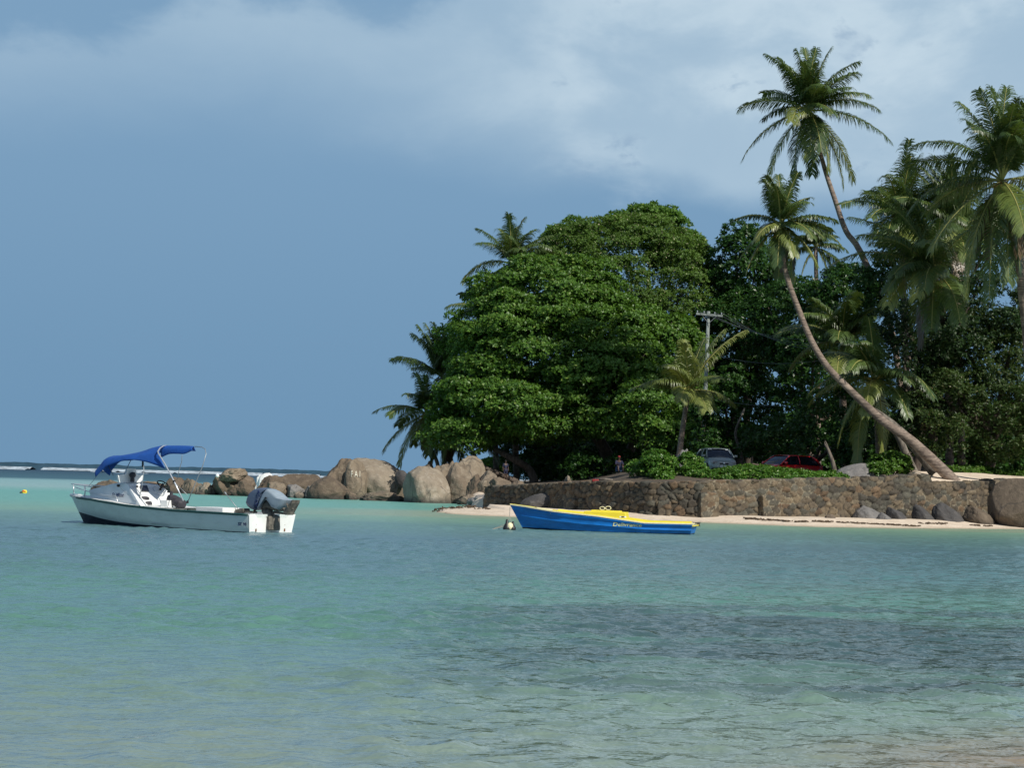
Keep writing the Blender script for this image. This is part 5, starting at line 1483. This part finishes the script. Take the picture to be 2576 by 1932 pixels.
    me = bpy.data.meshes.new('lettering'); me.from_pydata(VV, [], Fs); mesh_obj('lettering', me, M['lettering_blue'], cowl)
    # name and number
    p_ = fr.onY(597, 1322, W/2)
    hull_text(H, 'SZ 98', p_.x, p_.z, .085, M['lettering_blue'], root, length=abs(fr.onY(598, 1320, W/2).x-fr.onY(619, 1320, W/2).x), bold=.004)
    # cabin name on the sloping side panel
    def panel_y(x, z):
        f = (z-zf(x))/(ztop-zf(x)); f = min(1, max(0, f))
        yl = lerp(x, [(xa, yb), (xf+.1, .34)]); yt = lerp(x, [(a_top.x, .64), (f_top.x, .50), (n_top.x, .20)])
        return yl*(1-f)+yt*f+.012
    p_ = fr.onY(273, 1249, .72)
    hull_text(H, 'St. Micot', p_.x, p_.z, .12, M['lettering_blue'], root, length=abs(fr.onY(273, 1245, .72).x-fr.onY(311, 1245, .72).x), surf=panel_y, bold=.004, shear=.2)
    return fr, H
WB, WH = make_white_boat()

def make_blue_boat():
    th = math.radians(12)
    W = 1.55
    near = G(1733, 1346, 0)
    o = near+Vector((math.sin(th), math.cos(th), 0))*W*.40
    rz = math.pi-th
    fr = Frame(o, rz)
    L = fr.onY(1283, 1272, 0).x; bowz = fr.onY(1283, 1270, 0).z
    zs = fr.onY(1735, 1319, W/2).z
    zm = fr.onY(1530, 1301, W/2).z
    root = thing('rowing_boat', o, 'moored open wooden boat painted blue outside and yellow inside', 'boat', rz=rz)
    H = Hull(L, fr.onY(1316, 1334, 0).x, [(0, W/2), (.25, .86), (.5, .86), (.72, .68), (.88, .36), (.97, .10), (1, .025)],
             [(0, zs), (.25, zs-.01), (.5, zm+.01), (.75, zm+.13), (.9, zm+.25), (1, bowz)], [(0, -.18), (.8, -.2), (.95, -.12), (1, 0)],
             [(0, .52), (.25, .6), (.5, .6), (.72, .42), (.9, .12), (1, .012)], [(0, -.08), (.6, -.06), (.9, .08), (1, .2)], .13,
             knuckle=[(.86, .05, .030), (.50, .07, .045), (.12, .08, .02)])
    mb = MB(); H.mesh(mb, 40)
    hp = hull_paint('blue_hull_paint', (.006, .17, .56), (.008, .012, .03), [(-.3, .045), (L*.3, .025), (L*.6, .03), (L*.85, .06), (L+.2, .10)], stain=.3)
    mb.build('hull', hp, root, True, auto=True)
    # gunwale and inside
    mb = MB()
    for sg in (1, -1):
        sc = []
        for i in range(41):
            t = i/40; q = H.sec(t)[-1]; b_ = q[1]; w_ = min(.09, b_*.9)
            sc.append([(q[0], sg*(b_+.02), q[2]-.012), (q[0], sg*(b_+.02), q[2]+.025), (q[0], sg*max(0.001, b_-w_), q[2]+.03), (q[0], sg*max(.001, b_-w_), q[2]-.02)])
        mb.loft(sc)
    mb.prism([(-.13, -W/2, zs-.02), (-.13, W/2, zs-.02), (-.13, W/2, zs+.03), (-.13, -W/2, zs+.03)], (.10, 0, 0))
    mb.build('gunwale', M['cream_paint'], root, auto=True)
    mb = MB()
    for sg in (1, -1):
        sc = []
        for i in range(41):
            t = .03+.72*i/40; q = H.sec(t)[-1]; b_ = q[1]
            sc.append([(q[0], sg*(b_-.05), q[2]+.02), (q[0], sg*(b_-.055), q[2]+.065), (q[0], sg*max(0, b_-.10), q[2]+.065), (q[0], sg*max(0, b_-.12), q[2]+.0)])
        mb.loft(sc)
    mb.build('coaming', M['yellow_paint'], root, auto=True)
    mb = MB(); sc = []
    for i in range(41):
        t = i/40; a = H.sec(t, inset=.05)
        r_ = [(x, -y*.93, max(z, -.02)+.0) for x, y, z in reversed(a[1:])]+[(x, y*.93, max(z, -.02)) for x, y, z in a]
        sc.append(r_)
    mb.loft(sc); mb.build('lining', M['yellow_paint'], root, True)
    # yellow engine box with hatch and two ring handles
    y0 = .25
    q = [fr.onY(*p, y0) for p in ((1464, 1297), (1471, 1285.5), (1574, 1289), (1578, 1301))]
    mb = MB(); mb.prism([(p.x, y0+.12, p.z if k not in (0, 3) else p.z-.18) for k, p in enumerate(q)], (0, -.75, 0)); box = mb.build('engine_box', M['yellow_paint'], root)
    bmod = box.modifiers.new('bevel', 'BEVEL'); bmod.width = .02; bmod.segments = 2
    a, b_ = fr.onY(1487, 1284, y0), fr.onY(1559, 1287, y0)
    mb = MB(); c = (a+b_)/2; ang = math.atan2(b_.z-a.z, b_.x-a.x)
    mb.box((c.x, 0, c.z-.03), (abs(a.x-b_.x), .6, .09), Matrix.Rotation(-(ang+math.pi) if abs(ang) > 1 else -ang, 3, 'Y'), bev=.02)
    hatch = mb.build('hatch', M['yellow_paint'], root)
    mb = MB()
    for (px, py, r_) in ((1515, 1279, .085), (1530, 1278.5, .095)):
        c = fr.onY(px, py, y0); mb.tube([c+Vector((r_*math.cos(a_), 0, .62*r_*math.sin(a_))) for a_ in np.linspace(0, 2*math.pi, 21)], .014, 6, False)
    mb.build('ring_handle', M['cream_paint'], hatch, True)
    mb = MB(); c = fr.onY(1567, 1301, W/2-.02); mb.box(c, (.22, .10, .05), bev=.01); mb.build('fairlead', M['white_paint'], root)
    mb = MB(); mb.box(fr.onY(1567, 1300.5, W/2+.035), (.10, .03, .03), bev=.005); mb.build('fairlead_slot', M['black'], root)
    # stern deck and thwarts, bow deck
    mb = MB()
    for t in (.03, .62, .74):
        qq = H.sec(t)[-1]; mb.box((qq[0], 0, qq[2]-.06), (.28 if t > .1 else .5, qq[1]*1.85, .035), bev=.006)
    sc = []
    for i in range(10):
        t = .86+.14*i/9; qq = H.sec(t)[-1]; sc.append([(qq[0], -qq[1]*.95, qq[2]+.02), (qq[0], 0, qq[2]+.04), (qq[0], qq[1]*.95, qq[2]+.02)])
    mb.loft(sc); mb.build('thwart', M['yellow_paint'], root)
    # worn metal bits on the stern
    mb = MB(); q0 = H.sec(0)[-1]
    mb.box((-.17, -W/2+.06, zs-.03), (.10, .05, .14), bev=.01); mb.tube([(-.14, -W/2+.05, zs+.04), (-.24, -W/2-.03, zs+.04)], .012, 5)
    mb.build('rudder_fitting', M['motor_leg'], root)
    mb = MB(); mb.tube([fr.onY(1743, 1316, 0), fr.onY(1750, 1316.5, 0), fr.onY(1760, 1317, 0)], .025, 6); mb.build('mooring_cleat', M['dark_gear'], root)
    p_ = fr.onY(1541, 1323.5, W/2)
    ln = abs(fr.onY(1541, 1320, W/2).x-fr.onY(1615, 1320, W/2).x)
    tilt_ = (fr.onY(1612, 1325.5, W/2).z-p_.z)/ln
    hull_text(H, 'Delivrance', p_.x, p_.z, .125, M['lettering_pale'], root, length=ln, shear=.2, bold=.004, slope=tilt_)
    # mooring floats under the bow, tied up with ropes
    d = 9200/ (1334-1198.5)
    c = P(1278, 1330, d); 
    r2 = thing('mooring_float', (c.x, c.y, 0), 'black draped mooring float with a yellow ball under the blue bow', 'float')
    mb = MB()
    for (px, w_, h_, bz) in ((1275, .13, .42, 0), (1290, .10, .34, 0)):
        p = P(px, 1333, d)-Vector(r2.location); p.z = 0; h_ *= .8
        mb.lathe([(.02, -.06), (w_, -.04), (w_*1.05, .08), (w_*.72, h_*.5), (w_*.42, h_*.72), (w_*.35, h_), (.02, h_+.03)], 12, Matrix.Translation(p))
    mb.build('black_sleeve', M['black'], r2, True)
    mb = MB(); p = P(1283, 1325, d)-Vector(r2.location); mb.lathe([(.01, -.14), (.09, -.10), (.13, 0), (.09, .10), (.01, .14)], 14, Matrix.Translation(p)); mb.build('yellow_ball', M['cream_paint'], r2, True)
    mb = MB(); bw = o+fr.X*L+Vector((0, 0, bowz-.1))-Vector(r2.location)
    for px in (1274, 1288): mb.tube([bw, P(1282, 1302, d)-Vector(r2.location), P(px, 1317, d)-Vector(r2.location)], .012, 5)
    e = P(1238, 1331, d)-Vector(r2.location); e.z = .01
    for dz in (0, -.06): mb.tube([P(1270, 1320, d)-Vector(r2.location)+Vector((0, 0, dz)), e+Vector((0, dz, 0))], .010, 5)
    mb.build('mooring_rope', M['rope'], r2)
make_blue_boat()

# small white boat moored behind the rocks, floats, buoy
def make_far_boat():
    d = 150; o = P(671, 1217, d); o.z = 0
    rz = math.radians(180-8); fr = Frame(o+Vector((0, 0, 0)), rz)
    root = thing('small_white_boat', o, 'small bright white boat hidden behind the pointed brown boulder', 'boat', rz=rz)
    H = Hull(1.9, 1.6, [(0, .62), (.5, .6), (.8, .35), (1, .02)], [(0, .85), (.5, .98), (1, .62)], [(0, -.1), (1, 0)], [(0, .5), (.6, .4), (1, .01)], [(0, 0), (1, .1)])
    H.L = 2.0
    mb = MB(); secs = []
    # hull turned up high and rounded as seen over the rock
    for i in range(25):
        x = -1.0+2.05*i/24; f = i/24
        top = lerp(f, [(0, .55), (.12, .80), (.35, .98), (.6, .96), (.8, .88), (1, .55)])
        w_ = lerp(f, [(0, .35), (.3, .6), (.8, .5), (1, .1)])
        secs.append([(x, w_*math.cos(a), max(-.05, top*(max(0, math.sin(a))**.6)*.97)) for a in np.linspace(-.15, math.pi+.15, 13)])
    mb.loft(secs, cap=True); mb.build('hull', M['white_paint'], root, True)
    mb = MB(); mb.box((.86, -.1, .55), (.40, .5, .42), bev=.08); mb.box((.80, -.1, .78), (.22, .3, .16), bev=.05); mb.build('cuddy', M['white_paint'], root)
    mb = MB(); mb.prism([(1.05, -.3, .0), (1.85, -.12, .0), (1.95, 0, .22), (1.85, .12, .26), (1.05, .3, .2)], (0, 0, .12)); mb.build('bow', M['white_paint'], root)
    mb = MB(); mb.prism([(1.0, -.28, -.02), (1.8, -.1, -.02), (1.8, .1, -.02), (1.0, .28, -.02)], (0, 0, .1)); mb.build('red_bottom', M['car_red'], root)
    root.scale = (.72, 1.0, 1.70)
make_far_boat()
def make_buoys():
    d = 9200/(1241-1166.0); c = P(60, 1238, d)
    r = thing('buoy', (c.x, c.y, 0), 'small orange and yellow mooring buoy alone on the water at far left', 'buoy')
    mb = MB(); mb.lathe([(.02, -.1), (.13, -.06), (.17, .05), (.14, .16), (.03, .20)], 14, Matrix.Translation((.04, 0, .02))); mb.build('float_ball', M['yellow_paint'], r, True)
    mb = MB(); mb.box((.04, -.10, .12), (.22, .14, .09), Matrix.Rotation(.3, 3, 'Y'), bev=.03); mb.build('orange_band', M['car_orange'], r)
    mb = MB(); mb.lathe([(.02, -.08), (.10, -.04), (.11, .03), (.02, .09)], 10, Matrix.Translation((-.15, -.02, .02))); mb.build('dark_float', M['dark_gear'], r, True)
    for (px, py, d_, s_, lab) in ((547, 1197, 150, .26, 'white float hanging at the left shoulder of the capped boulder'),):
        c = P(px, py, 136.5); o = thing('white_float', c, lab, 'float')
        mb = MB(); mb.lathe([(.02, -s_*.5), (s_*.42, -s_*.3), (s_*.5, 0), (s_*.42, s_*.3), (.02, s_*.5)], 12); mb.build('ball', M['white_paint'], o, True)
        mb = MB(); mb.tube([(0, 0, -s_*.4), (.15, .25, -.3), (.3, .4, -.35)], .015, 5); mb.build('rope', M['rope'], o)
make_buoys()

# ------------------------------------------------------------------ parked cars
def make_car(label, x, y, z, rz, paint, L=4.0, W=1.66, Hh=1.42, hatch=True, name='parked_car', roof_mat=None, stickers=False):
    """a small hatchback, x forward; seats and floor left dark behind the glass"""
    root = thing(name, (x, y, z), label, 'car', 'cars parked under the trees', rz)
    hw = W/2
    body = [  # x from the tail, top height, half width, side belt
        (-L/2, .62, .66), (-L/2+.04, .86, .74), (-L/2+.30, .92, .80), (-.9, .93, .83), (.2, .93, .83), (.75, .93, .82), (1.05, .90, .80), (1.45, .82, .78), (1.75, .72, .74), (L/2-.08, .62, .66), (L/2, .50, .58)]
    mb = MB(); secs = []
    for (bx, zt, w) in body:
        zb = .20 if abs(bx) < L/2-.1 else .30
        half = [(0, zt+.03), (w*.55, zt+.02), (w*.88, zt-.01), (w*.985, zt-.07), (w*1.02, zt*.70), (w*1.02, .45 if zt > .6 else .42), (w*.97, zb+.02), (w*.6, zb), (0, zb)]
        secs.append([(bx, yy, zz) for yy, zz in half]+[(bx, -yy, zz) for yy, zz in reversed(half[1:-1])])
    mb.loft(secs, close=True, cap=True)
    mb.build('body', M[paint], root, auto=True)
    # glasshouse
    gx = [(-L/2+.22, .90, .70, .70), (-L/2+.48, 1.22, .66, .60), (-L/2+.75, Hh-.04, .60, .58), (-.2, Hh, .60, .60), (.30, Hh-.03, .60, .58), (.62, 1.22, .68, .62), (1.10, .90, .76, .72)]
    mb = MB(); secs = []
    for (bx, zt, wt, w2) in gx:
        secs.append([(bx, .78, .90), (bx, wt+.04, min(zt, 1.1)), (bx, wt, zt), (bx, wt*.6, zt+.015), (bx, 0, zt+.022), (bx, -wt*.6, zt+.015), (bx, -wt, zt), (bx, -wt-.04, min(zt, 1.1)), (bx, -.78, .90)])
    mb.loft(secs, cap=True); mb.build('window_glass', M['glass'], root, auto=True)
    rm = roof_mat or paint
    mb = MB(); secs = []
    for (bx, zt, wt) in ((-L/2+.62, Hh-.10, .62), (-L/2+.8, Hh-.025, .63), (-.2, Hh+.015, .635), (.30, Hh-.012, .63), (.40, Hh-.05, .62)):
        secs.append([(bx, wt, zt-.05), (bx, wt, zt), (bx, wt*.6, zt+.02), (bx, 0, zt+.028), (bx, -wt*.6, zt+.02), (bx, -wt, zt), (bx, -wt, zt-.05)])
    mb.loft(secs); mb.build('roof', M[rm], root, auto=True)
    for sg in (1, -1):
        mb = MB(); mb.tube([(.36, sg*.63, Hh-.04), (.68, sg*.71, 1.18), (1.12, sg*.79, .90)], .035, 6)
        mb.tube([(-.25, sg*.645, Hh-.02), (-.28, sg*.75, 1.12), (-.28, sg*.80, .92)], .035, 6)
        mb.tube([(-L/2+.70, sg*.63, Hh-.08), (-L/2+.42, sg*.72, 1.15), (-L/2+.20, sg*.74, .90)], .06, 6)
        mb.build('pillar', M[paint], root, True)
        mb = MB(); mb.box((.86, sg*.93, .99), (.12, .20, .14), bev=.04); mb.build('mirror', M[paint], root, True)
        mb = MB(); mb.box((L/2-.14, sg*.54, .62), (.20, .30, .17), Matrix.Rotation(sg*-.35, 3, 'Z') @ Matrix.Rotation(.25, 3, 'Y'), bev=.05); mb.build('headlight', M['lamp_glass'], root, True)
        mb = MB(); mb.box((-L/2+.05, sg*.66, .78), (.10, .16, .26), bev=.03); mb.build('tail_light', M['car_red'], root, True)
    mb = MB(); mb.box((L/2+.0, 0, .56), (.05, .50, .09), bev=.015); mb.build('grille', M['black'], root)
    mb = MB(); mb.box((L/2+.02, 0, .61), (.03, .62, .025), bev=.01); mb.box((L/2+.03, 0, .57), (.03, .12, .10), bev=.03); mb.build('chrome_trim', M['chrome'], root)
    mb = MB(); mb.box((L/2+.01, 0, .38), (.08, 1.2, .16), bev=.04); mb.build('bumper', M[paint], root)
    mb = MB(); mb.box((L/2+.06, 0, .40), (.015, .5, .11), bev=.004); mb.build('number_plate', M['white_paint'], root)
    for (wx, sg) in ((1.25, 1), (1.25, -1), (-1.2, 1), (-1.2, -1)):
        Mx = Matrix.Translation((wx, sg*.76, .30)) @ Matrix.Rotation(math.pi/2, 4, 'X')
        mb = MB(); mb.lathe([(.18, -.09), (.29, -.09), (.305, -.04), (.305, .04), (.29, .09), (.18, .09)], 24, Mx); w_ = mb.build('wheel', M['black'], root, auto=True)
        mb = MB(); mb.lathe([(.02, -.095), (.18, -.095), (.19, 0), (.18, .095), (.02, .095)], 16, Mx); mb.build('rim', M['steel'], w_, auto=True)
    if stickers:
        mb = MB()
        for (u, v, wd, hh) in ((.12, -.47, .22, .10), (.14, .46, .16, .12), (.45, .56, .05, .36)):
            # windscreen plane from (0.36,Hh) to (1.1,.9)
            def wp(uu, vv): return Vector((.33+.80*uu, vv*(1+.18*uu), (Hh-.02)*(1-uu)+.93*uu))+Vector((.04, 0, .03))
            mb.add([wp(u-hh*.5, v-wd/2), wp(u-hh*.5, v+wd/2), wp(u+hh*.5, v+wd/2), wp(u+hh*.5, v-wd/2)], [(0, 1, 2, 3)])
        mb.build('windscreen_sticker', M['white_paint'], root)
    return root
# silver hatchback, nose towards the sea
d = 112.0; c = P(1808, 1165, d)
zg = CAMZ+(hor(1808)-1127)*d/F-1.44
make_car('silver green hatchback parked nose to the sea behind the low hedge', c.x, c.y+1.4, zg, math.radians(-90+7), 'car_silver', stickers=True)
c = P(1772, 1165, 118)
make_car('orange red car with pale roof edge mostly hidden by the silver hatchback', c.x+.35, c.y+1.6, CAMZ+(hor(1772)-1134)*118/F-1.40, math.radians(-90+4), 'car_orange', roof_mat='white_paint')
c = P(1985, 1165, 109)
make_car('shiny red car seen from its side behind the right part of the low hedge', c.x, c.y+1.0, CAMZ+(hor(1985)-1146)*109/F-1.40, math.radians(180+34), 'car_red', L=4.1)

# ------------------------------------------------------------------ utility pole and wires
def make_pole():
    d = 121; b = ground_at(1766, d); t = P(1782.5, 783, d)
    root = thing('utility_pole', b, 'pale wooden utility pole with a crossarm in front of the dark trees', 'pole')
    o = Vector(b); mb = MB()
    mb.tube([o-o, (t-o)*.5, t-o], [.15, .125, .10], 12); mb.build('post', M['concrete_pole'], root, True)
    a, e = P(1751, 789, d-.2)-o, P(1818, 795, d-.2)-o
    mb = MB(); mid = (a+e)/2; dr = (e-a); rot = dr.to_track_quat('X', 'Z').to_matrix()
    mb.box(mid, (dr.length, .10, .13), rot, bev=.01); mb.build('crossarm', M['concrete_pole'], root)
    for k in (.05, .3, .7, .95):
        q = a.lerp(e, k)+Vector((0, 0, .12)); mb = MB(); mb.lathe([(.015, -.07), (.03, -.05), (.045, -.01), (.03, .02), (.045, .05), (.01, .09)], 10, Matrix.Translation(q)); mb.build('insulator', M['dull_steel'], root, True)
    mb = MB(); mb.tube([a.lerp(e, .2), (t-o)+Vector((0, -.1, -.75))], .02, 5); mb.tube([a.lerp(e, .8), (t-o)+Vector((0, -.1, -.75))], .02, 5); mb.build('brace', M['dull_steel'], root)
    wm = pbr('wire', (.10, .11, .12), .5)
    for i, (k, tx, ty) in enumerate(((.05, 2150, 850), (.3, 2150, 862), (.7, 2150, 872), (.95, 2150, 884))):
        s = Vector(a.lerp(e, k)+o)+Vector((0, 0, .2)); q = P(tx, ty, 116)
        pts = [s.lerp(q, u)-Vector((0, 0, .75*math.sin(math.pi*u))) for u in np.linspace(0, 1, 13)]
        mb = MB(); mb.tube([p-o for p in pts], .012, 4); mb.build('wire', wm, root)
    for (ya, yb_) in ((1000, 1008), (890, 905)):
        s = P(1776 if ya > 950 else 1779, ya, d-.2); q = P(2080, yb_, 117); pts = [s.lerp(q, u)-Vector((0, 0, .4*math.sin(math.pi*u))) for u in np.linspace(0, 1, 9)]
        mb = MB(); mb.tube([p-o for p in pts], .012, 4); mb.build('wire', wm, root)
make_pole()

# ------------------------------------------------------------------ people resting in the shade
def person(label, foot, pose, rz, top_mat, leg_mat, hair=(.012, .01, .01), cap=None):
    root = thing('person', foot, label, 'person', rz=rz)
    J = {}; E = []; R = {}
    def j(n, p, r, par=None):
        J[n] = (Vector(p), r); 
        if par: E.append((par, n))
    if pose == 'sit':     # seated, knees up, looking to the sea; x right, y back
        hip = .22
        j('pelvis', (0, 0, hip), .13); j('waist', (0, .03, hip+.20), .115, 'pelvis'); j('chest', (0, .0, hip+.42), .135, 'waist'); j('neck', (0, -.02, hip+.58), .05, 'chest'); j('head0', (0, -.03, hip+.66), .07, 'neck'); j('head1', (0, -.04, hip+.76), .088, 'head0'); j('head2', (0, -.03, hip+.83), .06, 'head1')
        for s, n in ((1, 'l'), (-1, 'r')):
            j('h'+n, (s*.10, -.05, hip), .095, 'pelvis'); j('k'+n, (s*.16, -.40, hip+.22), .062, 'h'+n); j('a'+n, (s*.15, -.55, .07), .042, 'k'+n); j('f'+n, (s*.15, -.72, .045), .035, 'a'+n)
            j('s'+n, (s*.19, 0, hip+.50), .058, 'chest'); j('e'+n, (s*.25, -.16, hip+.28), .042, 's'+n); j('w'+n, (s*.14, -.36, hip+.30), .03, 'e'+n); j('p'+n, (s*.12, -.43, hip+.30), .034, 'w'+n)
    else:
        j('pelvis', (0, 0, .92), .13); j('waist', (0, 0, 1.08), .115, 'pelvis'); j('chest', (0, 0, 1.30), .14, 'waist'); j('neck', (0, 0, 1.47), .05, 'chest'); j('head0', (0, -.01, 1.55), .07, 'neck'); j('head1', (0, -.02, 1.65), .088, 'head0'); j('head2', (0, 0, 1.72), .06, 'head1')
        for s, n in ((1, 'l'), (-1, 'r')):
            j('h'+n, (s*.10, 0, .86), .095, 'pelvis'); j('k'+n, (s*.11, -.03, .48), .062, 'h'+n); j('a'+n, (s*.11, .02, .09), .042, 'k'+n); j('f'+n, (s*.12, -.15, .045), .035, 'a'+n)
            j('s'+n, (s*.19, 0, 1.40), .058, 'chest'); j('e'+n, (s*.26, .03, 1.13), .042, 's'+n); j('w'+n, (s*.25, -.06, .90), .03, 'e'+n); j('p'+n, (s*.25, -.08, .83), .034, 'w'+n)
    for s, n in ((1, 'l'), (-1, 'r')):
        p, r = J['p'+n]; w = J['w'+n][0]; dr = (p-w).normalized(); sd = dr.cross(Vector((1, 0, 0))).normalized()
        for k, ln in enumerate((.060, .072, .078, .070)):
            o_ = sd*(k-1.5)*.019
            j('q%s%d' % (n, k), p+o_+dr*.03, .0095, 'p'+n); j('t%s%d' % (n, k), p+o_*1.1+dr*(.03+ln)+Vector((0, 0, -.02)), .008, 'q%s%d' % (n, k))
        j('m'+n, p-sd*.045+dr*.01, .011, 'p'+n); j('mm'+n, p-sd*.060+dr*.045, .009, 'm'+n)
    names = list(J); idx = {n: i for i, n in enumerate(names)}
    def skinned(name, keep, grow, mat):
        ns = [n for n in names if n in keep]; ii = {n: i for i, n in enumerate(ns)}
        me = bpy.data.meshes.new(name); me.from_pydata([tuple(J[n][0]) for n in ns], [(ii[a], ii[b]) for a, b in E if a in ii and b in ii], [])
        o = mesh_obj(name, me, mat, root); sk = o.modifiers.new('skin', 'SKIN')
        for n in ns:
            v = me.skin_vertices[0].data[ii[n]]; r = J[n][1]+grow; v.radius = (r, r)
        me.skin_vertices[0].data[0].use_root = True
        sb = o.modifiers.new('sub', 'SUBSURF'); sb.levels = 1; sb.render_levels = 2
        for p in me.polygons: p.use_smooth = True
        sk.use_smooth_shade = True
        return o
    body = skinned('body', set(names), 0, M['skin'])
    skinned('shirt', {'pelvis', 'waist', 'chest', 'sl', 'sr', 'el', 'er'}, .018, top_mat)
    skinned('shorts', {'pelvis', 'hl', 'hr', 'kl', 'kr'}, .02, leg_mat)
    h = J['head1'][0]
    mb = MB(); mb.lathe([(.088, -.01), (.098, .03), (.085, .075), (.045, .102), (.005, .108)], 14, Matrix.Translation(h+Vector((0, .015, .0)))); 
    mb.build('hair' if cap is None else 'cap', pbr('dark_hair', hair, .8) if cap is None else cap, root, True)
    mb = MB(); mb.tube([h+Vector((0, -.085, -.005)), h+Vector((0, -.108, -.03))], [.010, .016], 7); mb.build('nose', M['skin'], root, True)
    mb = MB()
    for s in (1, -1): mb.lathe([(.002, -.008), (.010, 0), (.002, .008)], 8, Matrix.Translation(h+Vector((s*.032, -.083, .012))))
    mb.box(h+Vector((0, -.088, -.048)), (.045, .012, .008), bev=.003)
    mb.build('eyes_and_mouth', M['black'], root)
    return root
def seat_at(px, py_foot, d):
    p = P(px, py_foot, d); p.z = land_z(p.x, p.y); return p
a = P(1271, 1207, 128); 
person('person in dark clothes standing by the green bank left of the big tree', Vector((a.x, a.y, a.z)), 'stand', .4, M['cloth_dark'], M['cloth_dark']).scale = (.72, .72, .72)
a = P(1556, 1208, 128)
person('person with a red cap sitting in deep shade under the layered tree', Vector((a.x, a.y, land_z(a.x, a.y))), 'sit', .2, M['cloth_dark'], M['cloth_blue'], cap=M['cloth_red'])
# bag and driftwood log on the wall top
a = P(1498, 1212, lerp(1498, WALL)+.3)
r = thing('bag', a, 'dark red bag lying on top of the sea wall in the shade', 'bag')
mb = MB(); mb.box((0, 0, .04), (.34, .2, .16), bev=.06); mb.build('sack', M['cloth_red'], r, True)
mb = MB(); mb.tube([(-.1, 0, .10), (0, 0, .2), (.1, 0, .10)], .012, 5); mb.build('strap', M['cloth_dark'], r, True)
a = P(1524, 1207, lerp(1524, WALL)+1.2)
r = thing('driftwood_log', a, 'pale driftwood log lying behind the wall top in front of the shade', 'log')
mb = MB(); mb.tube([(-.33, 0, 0), (0, 0, .02), (.33, .03, 0)], [.05, .055, .045], 8); mb.build('log', M['bark_pale'], r, True)
